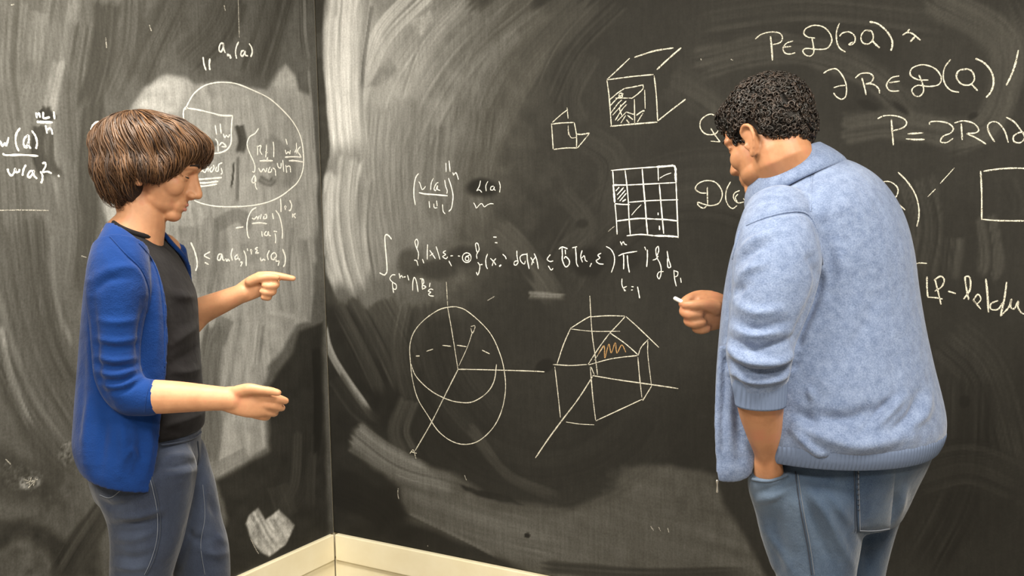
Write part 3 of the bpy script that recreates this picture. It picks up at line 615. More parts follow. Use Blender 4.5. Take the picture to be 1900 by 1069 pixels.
chalk('chalk_formula', br, H4, 3.6, [
    [(-10, 285), (40, 255), (110, 245), (170, 310), (205, 400), (200, 500), (160, 530), (110, 505), (85, 470)], [(85, 422), (140, 405), (195, 400)], [(290, 330), (340, 290), (420, 285), (460, 320), (440, 370), (390, 385), (460, 390), (510, 430), (520, 475)], [1.1, (352, 330), (375, 410), (392, 490)],
    [(705, 310), (630, 330), (585, 395), (610, 445), (660, 455), (705, 450)], [(610, 375), (710, 360)], [(980, 350), (880, 345), (810, 300), (830, 235), (930, 205), (1040, 240), (1100, 320), (1080, 390), (990, 410), (880, 400), (825, 440), (850, 495), (900, 500), (935, 450), (920, 370), (890, 300)],
    [(1190, 155), (1135, 230), (1120, 320), (1145, 400), (1200, 450), (1270, 465)], [1.1, (1350, 245), (1270, 260), (1245, 320), (1290, 385), (1370, 395), (1415, 340), (1390, 265), (1330, 240)], [1.2, (1385, 385), (1445, 450)], [1.2, (1425, 145), (1510, 190), (1580, 280), (1595, 380), (1570, 460), (1525, 515)], [1.2, (1830, 65), (1800, 200), (1760, 310), (1715, 400)],
    [(500, 715), (560, 688), (650, 685), (740, 710), (775, 755), (740, 800), (640, 830)], [1.2, (630, 720), (640, 850), (650, 965)], [1.2, (785, 858), (930, 848)], [1.2, (768, 905), (860, 912), (945, 910)], [(990, 770), (1000, 745), (1080, 740), (1170, 760), (1215, 805), (1190, 850), (1120, 880), (1095, 930), (1150, 940), (1215, 900)],
    [(1225, 755), (1310, 735), (1410, 760), (1455, 820), (1420, 850), (1345, 855), (1420, 890), (1525, 955)], [1.1, (1290, 760), (1300, 915)], [(1605, 935), (1555, 850), (1540, 780), (1580, 745), (1640, 755), (1700, 830), (1735, 940)], [(1715, 700), (1790, 745), (1850, 820), (1890, 890), (1850, 940), (1790, 930), (1785, 880), (1840, 845), (1900, 850)], [(1900, 850), (1960, 800), (2020, 850)]], 'chalk_cream', 'lines of set notation in chalk beside the dark-haired head')
chalk('chalk_letter', br, H5, 3.4, [[(-20, 190), (5, 150), (30, 165), (60, 132), (110, 130), (155, 165), (155, 210), (120, 255), (70, 270), (20, 240), (20, 190)], [1.1, (110, 215), (150, 260), (205, 310)], [1.1, (160, 68), (220, 130), (270, 210), (292, 290), (292, 360), (280, 415)], [.8, (350, 225), (400, 175)], [.8, (430, 140), (520, 40)]], 'chalk_cream')
chalk('chalk_rectangle', br, H5, 3.6, [[1.1, (688, 60), (695, 200), (695, 372)], [1.1, (705, 62), (800, 48), (900, 42), (980, 44)], [(980, 44), (1200, 50)], [(700, 370), (800, 378), (980, 380)], [(980, 380), (1200, 384)], [(1200, 50), (1205, 384)]], 'chalk_cream', 'plain rectangle in chalk')
chalk('chalk_formula', br, H5, 3.8, [
    [(250, 665), (290, 650), (345, 652)], [1.1, (345, 735), (345, 800), (350, 868)], [(350, 868), (400, 872), (445, 880)], [1.1, (390, 760), (430, 735), (455, 755), (440, 800), (395, 830)], [1.1, (395, 750), (415, 830), (435, 915)], [1.1, (480, 830), (530, 845)], [1.1, (580, 880), (620, 820), (620, 745), (590, 740), (595, 800), (612, 885)], [(640, 890), (670, 850), (690, 880), (665, 910), (640, 885), (690, 945)],
    [1.2, (722, 750), (732, 850), (738, 965)], [(800, 890), (755, 910), (755, 945), (800, 945), (830, 900)], [1.1, (855, 770), (840, 880), (815, 990)], [1.1, (815, 990), (870, 930), (885, 880), (880, 930), (905, 940), (930, 890)], [(930, 890), (930, 940), (970, 975), (1010, 900)]], 'chalk_cream', 'integrand ending in d mu in chalk')
# globe with axes
chalk('chalk_globe_drawing', br, H6, 2.9, [
    [(335, 155), (290, 158), (230, 175), (150, 230), (90, 300), (65, 380), (68, 480), (80, 580), (110, 690), (170, 790), (230, 880), (310, 940), (390, 958), (470, 935), (550, 860), (600, 760), (622, 640), (615, 530), (590, 430), (540, 320), (470, 240), (390, 175), (335, 155)],
    [(68, 480), (100, 560), (180, 640), (270, 690), (350, 712), (430, 710), (510, 660), (555, 590), (570, 490)],
    [.7, (277, 10), (285, 150)], [.9, (285, 160), (310, 300), (345, 520)], [1.1, (345, 520), (480, 522), (760, 530), (850, 535)], [1.1, (345, 522), (280, 650), (190, 830), (95, 995)], [.7, (350, 500), (400, 390), (430, 300)], [.9, (65, 1010), (85, 990), (100, 1040)], [.9, (70, 1000), (105, 1010)],
    [1.1, (100, 443), (122, 442)], [1.1, (162, 415), (200, 402)], [1.1, (255, 380), (305, 386)], [1.1, (340, 380), (395, 388)], [1.1, (485, 408), (530, 430)], [.7, (420, 270), (445, 268), (430, 310), (420, 280)]], 'chalk_cream', 'globe with three axes in chalk')
# polyhedron with axes
chalk('chalk_polyhedron_drawing', br, H7, 3.0, [
    [(262, 232), (370, 165), (400, 160)], [(400, 160), (490, 154), (600, 156)], [(605, 158), (680, 225), (810, 350)], [(600, 160), (555, 210), (505, 262)], [.7, (265, 236), (400, 250), (570, 250)], [(262, 235), (220, 330), (180, 450)], [(155, 456), (260, 462), (365, 456)], [1.1, (505, 262), (440, 350), (372, 455)], [1.1, (510, 262), (600, 325), (680, 395)], [1.1, (375, 458), (520, 420), (680, 400)],
    [1.0, (745, 300), (700, 350), (682, 400)], [.8, (742, 310), (742, 400), (765, 590)], [(680, 410), (690, 530), (705, 660)], [(165, 470), (185, 640), (200, 785)], [(385, 470), (400, 650), (418, 800)], [1.1, (420, 805), (560, 740), (710, 670)], [(710, 680), (765, 590)], [.7, (235, 812), (320, 825), (410, 830)],
    [.9, (382, 30), (395, 250), (415, 400), (430, 520)], [1.2, (400, 525), (550, 550), (760, 580), (930, 605)], [1.2, (400, 530), (310, 670), (215, 795), (130, 910), (45, 1035)], [.8, (390, 470), (410, 520)], [.7, (410, 430), (470, 340)]], 'chalk_cream', 'polyhedron with three axes in chalk')
chalk('chalk_scribble', br, H7, 3.2, [[(430, 400), (470, 340), (475, 415), (500, 330), (515, 385), (540, 320), (550, 385), (580, 335), (605, 380)]], 'chalk_orange', 'orange chalk scribble inside the polyhedron')
chalk('chalk_scribble', br, (0, 0, 1), 2.8, [[(1207, 976), (1213, 985)], [(1222, 978), (1226, 986)], [(1239, 980), (1241, 988)], [1.1, (739, 906), (738, 916), (740, 926)], [(793, 1012), (794, 1014)], [(862, 882), (866, 892)], [(904, 558), (918, 550)], [(1128, 430), (1140, 420)], [(606, 940), (606, 958)], [(1300, 109), (1302, 112)], [(1356, 110), (1360, 112)]], 'chalk_faint')
# ------------------------------------------------------------------ figure toolkit
NR = 40
def ring(y, xl, xr, d, ratio=1.0, yaw=0.0, pw=2.0, tilt=0.0, k=1.0, n=NR):
    """horizontal body section: silhouette xl..xr (photo pixels) at row y and depth d; front axis turned by yaw from
    image-right, ratio = side radius / front radius, tilt = drop per metre towards the front"""
    cx = 0.5*(xl+xr); c = pix(cx, y, d); w = 0.5*(xr-xl)*d/FPX*k
    ya = math.radians(yaw); e1 = math.cos(ya)*HR + math.sin(ya)*HF; e2 = -math.sin(ya)*HR + math.cos(ya)*HF
    a = w/math.sqrt(math.cos(ya)**2+(ratio*math.sin(ya))**2); b = a*ratio
    t = np.linspace(0, 2*np.pi, n, endpoint=False)
    ct, st = np.cos(t), np.sin(t)
    r = (np.abs(ct)**pw+np.abs(st)**pw)**(-1.0/pw)
    sh = 0.0; sc = 1.0; L_, R_ = cx-(xr-xl)*0.5*k, cx+(xr-xl)*0.5*k
    for _ in range(4):
        P = c + HR*sh + sc*((a*r*ct)[:, None]*e1 + (b*r*st)[:, None]*e2)
        P[:, 2] -= tilt*(P-c-HR*sh)@e1
        u = project(P)[0]; u0, u1 = u.min(), u.max()
        sc *= (R_-L_)/(u1-u0); sh += (0.5*(L_+R_)-0.5*(u0+u1))*d/FPX
    return P
def loft(rings, cap=True):
    n = len(rings[0]); V = np.vstack(rings); F = []
    for i in range(len(rings)-1):
        for j in range(n):
            F.append((i*n+j, i*n+(j+1) % n, (i+1)*n+(j+1) % n, (i+1)*n+j))
    if cap:
        a = len(V); V = np.vstack([V, rings[0].mean(0), rings[-1].mean(0)])
        m = (len(rings)-1)*n
        for j in range(n):
            F.append((a, (j+1) % n, j)); F.append((a+1, m+j, m+(j+1) % n))
    return V, F
def body(spec, d=None, yaw=0.0, k=1.0, sub=4, **kw):
    """spec rows (y, xl, xr, ratio[, depth[, tilt]]), smoothly interpolated"""
    S = np.array([list(r)+[d]*(5-len(r))+[0.0]*(6-max(len(r), 5)) for r in spec], float)
    S = catmull(S, sub)
    return loft([ring(r[0], r[1], r[2], r[4], r[3], yaw, k=k, tilt=r[5], **kw) for r in S])
def tube3(P, R, n=18, sub=5, flat=None, cap=True, hint=None):
    """tube through 3-D points with radii; flat = (scale along hint, scale across)"""
    D = catmull(np.hstack([np.asarray(P, float), np.asarray(R, float)[:, None]]), sub)
    P = D[:, :3]; R = D[:, 3]
    T = np.gradient(P, axis=0); T /= np.linalg.norm(T, axis=1)[:, None]+1e-12
    up = np.array(hint if hint is not None else [0.13, 0.21, 0.97]); rings = []
    t = np.linspace(0, 2*np.pi, n, endpoint=False)
    fa, fb = flat if flat else (1.0, 1.0)
    def rg(p, T_, r, up):
        a = up - T_*(up@T_)
        if np.linalg.norm(a) < 1e-4: a = np.cross(T_, [1, 0, 0.3])
        a /= np.linalg.norm(a); b = np.cross(T_, a)
        return p + r*(np.cos(t)[:, None]*a*fa + np.sin(t)[:, None]*b*fb), a
    if cap:
        for q in (0.95, 0.75, 0.4):
            g, _ = rg(P[0]-T[0]*R[0]*q, T[0], R[0]*math.sqrt(1-q*q), up); rings.append(g)
    for i in range(len(P)):
        g, a = rg(P[i], T[i], R[i], up)
        if hint is None: up = a
        rings.append(g)
    if cap:
        for q in (0.4, 0.75, 0.95):
            g, _ = rg(P[-1]+T[-1]*R[-1]*q, T[-1], R[-1]*math.sqrt(1-q*q), up); rings.append(g)
    return loft(rings)
def limb(pts, **kw):
    """pts (px, py, depth, radius in px)"""
    P = [pix(p[0], p[1], p[2]) for p in pts]; R = [p[3]*p[2]/FPX for p in pts]
    return tube3(P, R, **kw)
def ball(c, r, X=None, n=14):
    """ellipsoid; X = 3x3 axes as rows"""
    X = np.eye(3) if X is None else X
    rings = []
    for th in np.linspace(0.06, np.pi-0.06, n):
        t = np.linspace(0, 2*np.pi, 2*n, endpoint=False)
        q = np.stack([r[0]*np.sin(th)*np.cos(t), r[1]*np.sin(th)*np.sin(t), np.full(2*n, r[2]*np.cos(th))], 1)
        rings.append(np.asarray(c)+q@X)
    return loft(rings)
def join(parts):
    V = []; F = []; b = 0
    for v, f in parts:
        V.append(v); F += [tuple(i+b for i in q) for q in f]; b += len(v)
    return np.vstack(V), F
def mesh_of(parts, name='part', smooth=True):
    V, F = join(parts); me = mesh(name, V, F, smooth); return me
def fuse(parts, voxel, iters=4, name='part', factor=0.5):
    """grow one continuous skin over overlapping volumes"""
    me = mesh_of(parts, name)
    o = bpy.data.objects.new('tmp', me); COL.objects.link(o)
    r = o.modifiers.new('r', 'REMESH'); r.mode = 'VOXEL'; r.voxel_size = voxel; r.use_smooth_shade = True
    s = o.modifiers.new('s', 'SMOOTH'); s.factor = factor; s.iterations = iters
    dg = bpy.context.evaluated_depsgraph_get(); dg.update()
    out = bpy.data.meshes.new_from_object(o.evaluated_get(dg))
    bpy.data.objects.remove(o); bpy.data.meshes.remove(me)
    out.name = name
    out.polygons.foreach_set('use_smooth', np.ones(len(out.polygons), bool))
    return out
def coords(me):
    a = np.empty(len(me.vertices)*3, np.float32); me.vertices.foreach_get('co', a); return a.reshape(-1, 3).astype(float)
def normals(me):
    a = np.empty(len(me.vertices)*3, np.float32); me.vertices.foreach_get('normal', a); return a.reshape(-1, 3).astype(float)
def set_coords(me, V):
    me.vertices.foreach_set('co', np.ascontiguousarray(V, np.float32).ravel()); me.update()
def sculpt(me, folds, both=False):
    """press folds into cloth: (pixel polyline, half width px, height m); acts on the side towards the photo camera"""
    V = coords(me); Nn = normals(me); u, v, d = project(V)
    view = V-CAM; view /= np.linalg.norm(view, axis=1)[:, None]
    face = np.clip(-(Nn*view).sum(1)*2.5, 0, 1)
    disp = np.zeros(len(V))
    for f in folds:
        P = catmull(f[0], 5); w, h = f[1], f[2]
        m = np.where((u > P[:, 0].min()-3*w) & (u < P[:, 0].max()+3*w) & (v > P[:, 1].min()-3*w) & (v < P[:, 1].max()+3*w) & (face > 0))[0]
        if len(m) == 0: continue
        best = np.full(len(m), 1e9); tt = np.zeros(len(m)); acc = 0
        for a, b in zip(P[:-1], P[1:]):
            e = b-a; l2 = e@e+1e-9; l = math.sqrt(l2)
            t = np.clip(((u[m]-a[0])*e[0]+(v[m]-a[1])*e[1])/l2, 0, 1)
            q = np.hypot(u[m]-a[0]-t*e[0], v[m]-a[1]-t*e[1]); c = q < best
            best[c] = q[c]; tt[c] = (acc+t*l)[c]; acc += l
        tp = np.sin(np.pi*np.clip(tt/acc, 0.06, 0.94))**0.6
        disp[m] += h*np.exp(-(best/w)**2)*tp*face[m]
    set_coords(me, V+Nn*disp[:, None])
def bvh_of(me):
    V = coords(me)
    return BVHTree.FromPolygons([Vector(v) for v in V], [tuple(p.vertices) for p in me.polygons])
def cast(bvh, px, py, off=0.0):
    D = ray(float(px), float(py)); D = D/np.linalg.norm(D)
    h = bvh.ray_cast(Vector(CAM), Vector(D), 6.0)
    if h[0] is None: return None, None
    return np.array(h[0])+np.array(h[1])*off, np.array(h[1])
def seam(name, bvh, pts, rad, mat, parent, off=0.0, sub=6, n=6):
    P = []
    for q in catmull(pts, sub):
        p, _ = cast(bvh, q[0], q[1], off)
        if p is not None and (not P or np.linalg.norm(p-P[-1]) < 0.08): P.append(p)
    if len(P) < 3: return None
    P = np.array(P)
    for _ in range(2): P[1:-1] = 0.25*P[:-2]+0.5*P[1:-1]+0.25*P[2:]
    V, F = tube3(P, np.full(len(P), rad), n=n, sub=1)
    return part(name, mesh(name, V, F, True), mat, parent)
def patch(name, bvh, quad, nu, nv, off, mat, parent):
    """cloth patch lying on a surface; quad = four pixel corners, clockwise"""
    q = np.array(quad, float); G = []
    for j in range(nv+1):
        for i in range(nu+1):
            s, t = i/nu, j/nv
            p = (1-t)*((1-s)*q[0]+s*q[1])+t*((1-s)*q[3]+s*q[2])
            w, nn = cast(bvh, p[0], p[1], off)
            if w is None: return None
            G.append(w)
    G = np.array(G); m = len(G)
    view = CAM-G; view /= np.linalg.norm(view, axis=1)[:, None]
    B = G-view*(off*1.5); F = []; k = nu+1
    for j in range(nv):
        for i in range(nu):
            a = j*k+i
            F.append((a, a+1, a+k+1, a+k)); F.append((m+a, m+a+k, m+a+k+1, m+a+1))
    rim = [i for i in range(k)]+[j*k+nu for j in range(1, nv+1)]+[nv*k+i for i in range(nu-1, -1, -1)]+[j*k for j in range(nv-1, 0, -1)]
    for i in range(len(rim)):
        a, b = rim[i], rim[(i+1) % len(rim)]; F.append((a, m+a, m+b, b))
    return part(name, mesh(name, np.vstack([G, B]), F, True), mat, parent)
def part(name, me, mat, parent, label=None, kind=None):
    """everything is modelled in world space; parts take the origin of their person"""
    b = PBASE
    me.transform(Matrix.Translation((-b[0], -b[1], -b[2])))
    o = link(name, me, mat, parent)
    if label: o['label'] = label
    if kind: o['kind'] = kind
    return o

def head_parts(o, X, s, female, neck_to, neck_r):
    """o centre of the head, X rows = forward, left, up"""
    def W(p): return o + s*(p[0]*X[0]+p[1]*X[1]+p[2]*X[2])
    def B(c, r, rot=None):
        A = X
        return ball(W(c), [q*s for q in r], A)
    def T(P, R, **k): return tube3([W(p) for p in P], [r*s for r in R], **k)
    jw = 0.050 if female else 0.056
    ez = -.012
    L_ = [B((-.014, 0, .022), (.086, .072, .066)) if female else B((-.010, 0, .034), (.090, .073, .076)), B((-.034, 0, .0), (.060, .064, .060)), B((.034, 0, -.034), (.050, .059, .076)), B((.042, 0, .030), (.046, .060, .043 if female else .052)),
          B((.030, 0, -.072), (.050, jw, .036)), B((.068, 0, -.097), (.020, .024, .017)), B((.050, .036, -.034), (.030, .024, .028)), B((.050, -.036, -.034), (.030, .024, .028)),
          T([(.078, 0, .010), (.090, 0, -.012), (.105, 0, -.035)], [.009, .0092, .0100]), T([(.070, 0, .004), (.080, 0, -.020), (.090, 0, -.042)], [.010, .013, .014]), B((.105, 0, -.038), (.0105, .0105, .0095)), B((.093, .010, -.043), (.012, .0085, .008)), B((.093, -.010, -.043), (.012, .0085, .008)),
          T([(.066, .050, .012), (.080, .030, .019), (.084, 0, .015), (.080, -.030, .019), (.066, -.050, .012)], [.007, .009, .008, .009, .007]),
          B((.074, 0, -.070), (.015, .028, .026)),
          T([(.078, .022, -.069), (.086, .010, -.0655), (.0875, 0, -.0665), (.086, -.010, -.0655), (.078, -.022, -.069)], [.0035, .0052, .005, .0052, .0035]),
          T([(.078, .020, -.0745), (.0850, .008, -.0775), (.0850, -.008, -.0775), (.078, -.020, -.0745)], [.0035, .006, .006, .0035])]
    for sy in (1, -1):
        # lids
        L_ += [T([(.072, sy*.016, -.002), (.0785, sy*.026, .0065), (.0765, sy*.037, .0065), (.067, sy*.047, -.001)], [.0030, .0042, .0042, .0030]),
               T([(.072, sy*.016, -.003), (.0775, sy*.027, -.0095), (.0755, sy*.037, -.0095), (.067, sy*.047, -.003)], [.0030, .0036, .0036, .0030])]
        L_.append(B((.0662, sy*.031, .0022), (.0128, .0138, .0108)))
        # ear: bowl, rim, lobe
        e = sy
        L_ += [B((-.008, e*.073, -.008+ez), (.017, .0060, .032)),
               T([(.006, e*.073, -.004+ez), (.008, e*.078, .012+ez), (-.004, e*.082, .022+ez), (-.020, e*.085, .014+ez), (-.024, e*.085, -.006+ez), (-.016, e*.081, -.026+ez), (-.006, e*.076, -.040+ez)], [.004, .0042, .0045, .0045, .0042, .004, .0045]),
               B((-.003, e*.074, -.040+ez), (.009, .0045, .009)), T([(.004, e*.074, -.012+ez), (.006, e*.079, -.020+ez), (.003, e*.077, -.028+ez)], [.003, .004, .003])]
    nk = [W((-.020, 0, -.030)), W((-.022, 0, -.075)), np.asarray(neck_to[0]), np.asarray(neck_to[1])]
    L_.append(tube3(nk, [neck_r*1.0, neck_r*0.97, neck_r*1.02, neck_r*1.35], n=24))
    return L_, W
def add_face(W, X, s, parent, irisc):
    for sy in (1, -1):
        c = W((.0655, sy*.0310, -.0015))
        me = mesh_of([ball(c, [.0122*s]*3, X)], 'eyeball'); e = part('eyeball', me, MAT['eye_white'], parent)
        f = X[0]*0.86+X[2]*(-0.42)+X[1]*sy*0.05; f = f/np.linalg.norm(f)
        A = np.array([np.cross(f, X[2]), np.cross(np.cross(f, X[2]), f)*-1, f])
        A = np.array([a/np.linalg.norm(a) for a in A])
        part('eyelashes', mesh_of([tube3([W(p) for p in [(.0725, sy*.018, -.0085), (.0795, sy*.026, -.0080), (.0785, sy*.036, -.0080), (.0700, sy*.0455, -.0070)]], [.0008, .0013, .0014, .0008])], 'eyelashes'), MAT['black_hair_base'], parent)
        part('iris', mesh_of([ball(c+f*.0100*s, [.0056*s, .0056*s, .0028*s], A)], 'iris'), irisc, e)
def strands(name, paths, radii, mat, parent, sides=5, flat=(1.0, 0.45), tones=None, kind='stuff'):
    """many thin locks in one mesh; a tone per lock varies the colour"""
    V = []; Q = []; tone = []; b = 0
    ang = np.linspace(0, 2*np.pi, sides, endpoint=False)
    for k, (P, r) in enumerate(zip(paths, radii)):
        P = np.asarray(P); n = len(P)
        T = np.gradient(P, axis=0); T /= np.linalg.norm(T, axis=1)[:, None]+1e-12
        ref = P.mean(0)-HAIR_C; ref = ref/(np.linalg.norm(ref)+1e-9)
        A = np.cross(T, ref); A /= np.linalg.norm(A, axis=1)[:, None]+1e-9
        Bn = np.cross(T, A)
        t = np.linspace(0, 1, n); rr = r*np.interp(t, [0, .12, .7, 1], [.5, 1, .95, .12])
        ringv = P[:, None, :]+rr[:, None, None]*(np.cos(ang)[None, :, None]*A[:, None, :]*flat[0]+np.sin(ang)[None, :, None]*Bn[:, None, :]*flat[1])
        V.append(ringv.reshape(-1, 3))
        i = np.arange(n-1)[:, None]*sides; j = np.arange(sides)[None, :]; j2 = (j+1) % sides
        Q.append((b+np.stack([i+j, i+j2, i+sides+j2, i+sides+j], -1)).reshape(-1, 4))
        tone.append(np.full(n*sides, tones[k] if tones is not None else srng.random())); b += n*sides
    me = fast_mesh(name, np.vstack(V), np.vstack(Q))
    a = me.attributes.new('tone', 'FLOAT', 'POINT'); a.data.foreach_set('value', np.concatenate(tone).astype(np.float32))
    return part(name, me, mat, parent, kind=kind)

# ---- materials of people
def skin_mat(name, c, c2, flush):
    m, nt, b = new_mat(name); v = objcoord(nt)
    n = noise(nt, 22.0, 4, 0.6, v); n3 = noise(nt, 260.0, 3, 0.6, v)
    r = ramp(nt, n.outputs['Fac'], [(0.3, c2), (0.55, c), (0.75, flush)])
    L(nt, r.outputs['Color'], b.inputs['Base Color'])
    b.inputs['Roughness'].default_value = 0.48; b.inputs['Specular IOR Level'].default_value = 0.35
    b.inputs['Subsurface Weight'].default_value = 0.18; b.inputs['Subsurface Radius'].default_value = (1.0, 0.35, 0.2); b.inputs['Subsurface Scale'].default_value = 0.008
    bump(nt, b, n3.outputs['Fac'], 0.12, 0.0008)
    return m
def cloth_mat(name, c, c2, nscale=12.0, fine=900.0, str_=0.25, rough=0.9, heather=0.0, sheen=0.2, stretch=(1, 1, 1)):
    m, nt, b = new_mat(name); v = objcoord(nt, stretch)
    n = noise(nt, nscale, 5, 0.6, v); f = noise(nt, fine, 2, 0.5, v)
    mx = N(nt, 'ShaderNodeMix', data_type='FLOAT'); mx.inputs['Factor'].default_value = heather
    L(nt, n.outputs['Fac'], mx.inputs[2]); L(nt, f.outputs['Fac'], mx.inputs[3])
    r = ramp(nt, mx.outputs[0], [(0.36, c2), (0.64, c)])
    L(nt, r.outputs['Color'], b.inputs['Base Color'])
    b.inputs['Roughness'].default_value = rough; b.inputs['Specular IOR Level'].default_value = 0.15
    b.inputs['Sheen Weight'].default_value = sheen; b.inputs['Sheen Roughness'].default_value = 0.5
    b1 = bump(nt, b, f.outputs['Fac'], str_, 0.0012)
    wr = noise(nt, 26.0, 3, 0.5, objcoord(nt)); b2 = N(nt, 'ShaderNodeBump'); b2.inputs['Strength'].default_value = 0.45; b2.inputs['Distance'].default_value = 0.008
    L(nt, wr.outputs['Fac'], b2.inputs['Height']); L(nt, b2.outputs['Normal'], b1.inputs['Normal'])
    return m
def rib_mat(name, c, c2, axis, freq):
    """knitted rib: fine ridges, run along the height"""
    m, nt, b = new_mat(name); v = objcoord(nt)
    sep = N(nt, 'ShaderNodeSeparateXYZ'); L(nt, v, sep.inputs[0])
    dt = N(nt, 'ShaderNodeVectorMath', operation='DOT_PRODUCT'); L(nt, v, dt.inputs[0]); dt.inputs[1].default_value = axis
    mu = N(nt, 'ShaderNodeMath', operation='MULTIPLY'); mu.inputs[1].default_value = freq; L(nt, dt.outputs['Value'], mu.inputs[0])
    sn = N(nt, 'ShaderNodeMath', operation='SINE'); L(nt, mu.outputs[0], sn.inputs[0])
    mr = N(nt, 'ShaderNodeMapRange'); mr.inputs['From Min'].default_value = -1; L(nt, sn.outputs[0], mr.inputs['Value'])
    r = ramp(nt, mr.outputs['Result'], [(0.0, c2), (1.0, c)])
    L(nt, r.outputs['Color'], b.inputs['Base Color']); b.inputs['Roughness'].default_value = 0.92; b.inputs['Specular IOR Level'].default_value = 0.12
    bump(nt, b, mr.outputs['Result'], 0.7, 0.0016)
    return m
def hair_mat(name, c0, c1, rough=0.5):
    m, nt, b = new_mat(name)
    at = N(nt, 'ShaderNodeAttribute'); at.attribute_name = 'tone'
    r = ramp(nt, at.outputs['Fac'], [(0.0, c0), (1.0, c1)])
    L(nt, r.outputs['Color'], b.inputs['Base Color'])
    b.inputs['Roughness'].default_value = rough; b.inputs['Specular IOR Level'].default_value = 0.45
    return m
MAT['skin_w'] = skin_mat('skin_light', (0.55, 0.285, 0.155), (0.46, 0.225, 0.12), (0.55, 0.23, 0.135))
MAT['skin_m'] = skin_mat('skin_tan', (0.42, 0.205, 0.105), (0.33, 0.15, 0.075), (0.44, 0.185, 0.105))
MAT['eye_white'] = simple_mat('eye_white', (0.75, 0.70, 0.66), 0.2)
MAT['iris_brown'] = simple_mat('iris_brown', (0.05, 0.025, 0.012), 0.15)
MAT['lip'] = simple_mat('lip', (0.50, 0.20, 0.15), 0.4)
MAT['nail'] = simple_mat('nail', (0.72, 0.46, 0.36), 0.3)
MAT['brown_hair'] = hair_mat('brown_hair', (0.018, 0.008, 0.004), (0.150, 0.072, 0.028))
MAT['brown_hair_base'] = simple_mat('brown_hair_base', (0.016, 0.007, 0.004), 0.8)
MAT['black_hair'] = hair_mat('black_hair', (0.006, 0.005, 0.004), (0.040, 0.026, 0.019), 0.45)
MAT['black_hair_base'] = simple_mat('black_hair_base', (0.008, 0.006, 0.005), 0.8)
MAT['cardigan'] = cloth_mat('royal_blue_knit', (0.003, 0.031, 0.155), (0.002, 0.023, 0.118), 7.0, 380.0, 0.7, sheen=0.1)
MAT['tee'] = cloth_mat('black_cotton', (0.013, 0.012, 0.013), (0.009, 0.008, 0.009), 9.0, 900.0, 0.2, sheen=0.05)
MAT['jeans_w'] = cloth_mat('slate_denim', (0.040, 0.052, 0.083), (0.016, 0.022, 0.041), 9.0, 800.0, 0.35, heather=0.25, stretch=(1, 1, 0.35))
MAT['jeans_m'] = cloth_mat('washed_denim', (0.082, 0.116, 0.170), (0.017, 0.035, 0.074), 5.0, 800.0, 0.35, heather=0.25, stretch=(1, 1, 0.4))
MAT['denim_dark'] = cloth_mat('dark_denim', (0.030, 0.055, 0.095), (0.018, 0.035, 0.065), 12.0)
MAT['stitch'] = simple_mat('pale_stitching', (0.15, 0.17, 0.21), 0.8)
MAT['stitch_dark'] = simple_mat('dark_stitching', (0.022, 0.030, 0.050), 0.8)
MAT['sweater'] = cloth_mat('heather_blue_knit', (0.190, 0.245, 0.375), (0.098, 0.136, 0.236), 60.0, 360.0, 0.45, heather=0.5)
MAT['sweater_seam'] = MAT['sweater']
MAT['sweater_rib'] = rib_mat('heather_blue_rib', (0.140, 0.186, 0.296), (0.140, 0.186, 0.296), tuple(HR), 900.0)
MAT['cardigan_seam'] = MAT['cardigan']
MAT['shoe'] = simple_mat('dark_shoe_leather', (0.03, 0.026, 0.022), 0.5)
MAT['sole'] = simple_mat('rubber_sole', (0.5, 0.48, 0.44), 0.7)
MAT['chalk_stick'] = simple_mat('chalk_stick', (0.92, 0.91, 0.86), 0.95, nscale=80.0)

def shoe(ankle, fwd, parent, L_=0.27):
    """ankle on the floor plan, fwd unit heading"""
    f = np.array([fwd[0], fwd[1], 0.0]); f /= np.linalg.norm(f); s = np.array([-f[1], f[0], 0.0]); a = np.array([ankle[0], ankle[1], 0.0])
    rr = []; ss = []
    for t, wd, h in [(-.30, .018, .04), (-.27, .034, .075), (-.15, .038, .095), (0, .038, .098), (.2, .042, .080), (.45, .048, .055), (.62, .046, .042), (.70, .022, .028)]:
        c = a+f*t*L_+ZZ*(0.018+h*0.5); t_ = np.linspace(0, 2*np.pi, 20, endpoint=False)
        rr.append(c+np.cos(t_)[:, None]*s*wd+np.sin(t_)[:, None]*ZZ*h*0.5)
        q = a+f*t*L_+ZZ*0.012
        ss.append(q+np.cos(t_)[:, None]*s*(wd+.004)+np.sin(t_)[:, None]*ZZ*0.012)
    u = part('shoe', mesh_of([loft(rr)], 'shoe'), MAT['shoe'], parent)
    part('sole', mesh_of([loft(ss)], 'sole'), MAT['sole'], u)
def axes(yaw, pitch, roll=0.0):
    """forward / left / up rows for a head: yaw from image-right (positive = away), pitch down"""
    ya = math.radians(yaw); p = math.radians(pitch); r = math.radians(roll)
    h = math.cos(ya)*HR+math.sin(ya)*HF; l = np.cross(ZZ, h)
    f = h*math.cos(p)-ZZ*math.sin(p); u = np.cross(f, l)
    l2 = l*math.cos(r)+u*math.sin(r); u2 = -l*math.sin(r)+u*math.cos(r)
    return np.array([f, l2, u2])
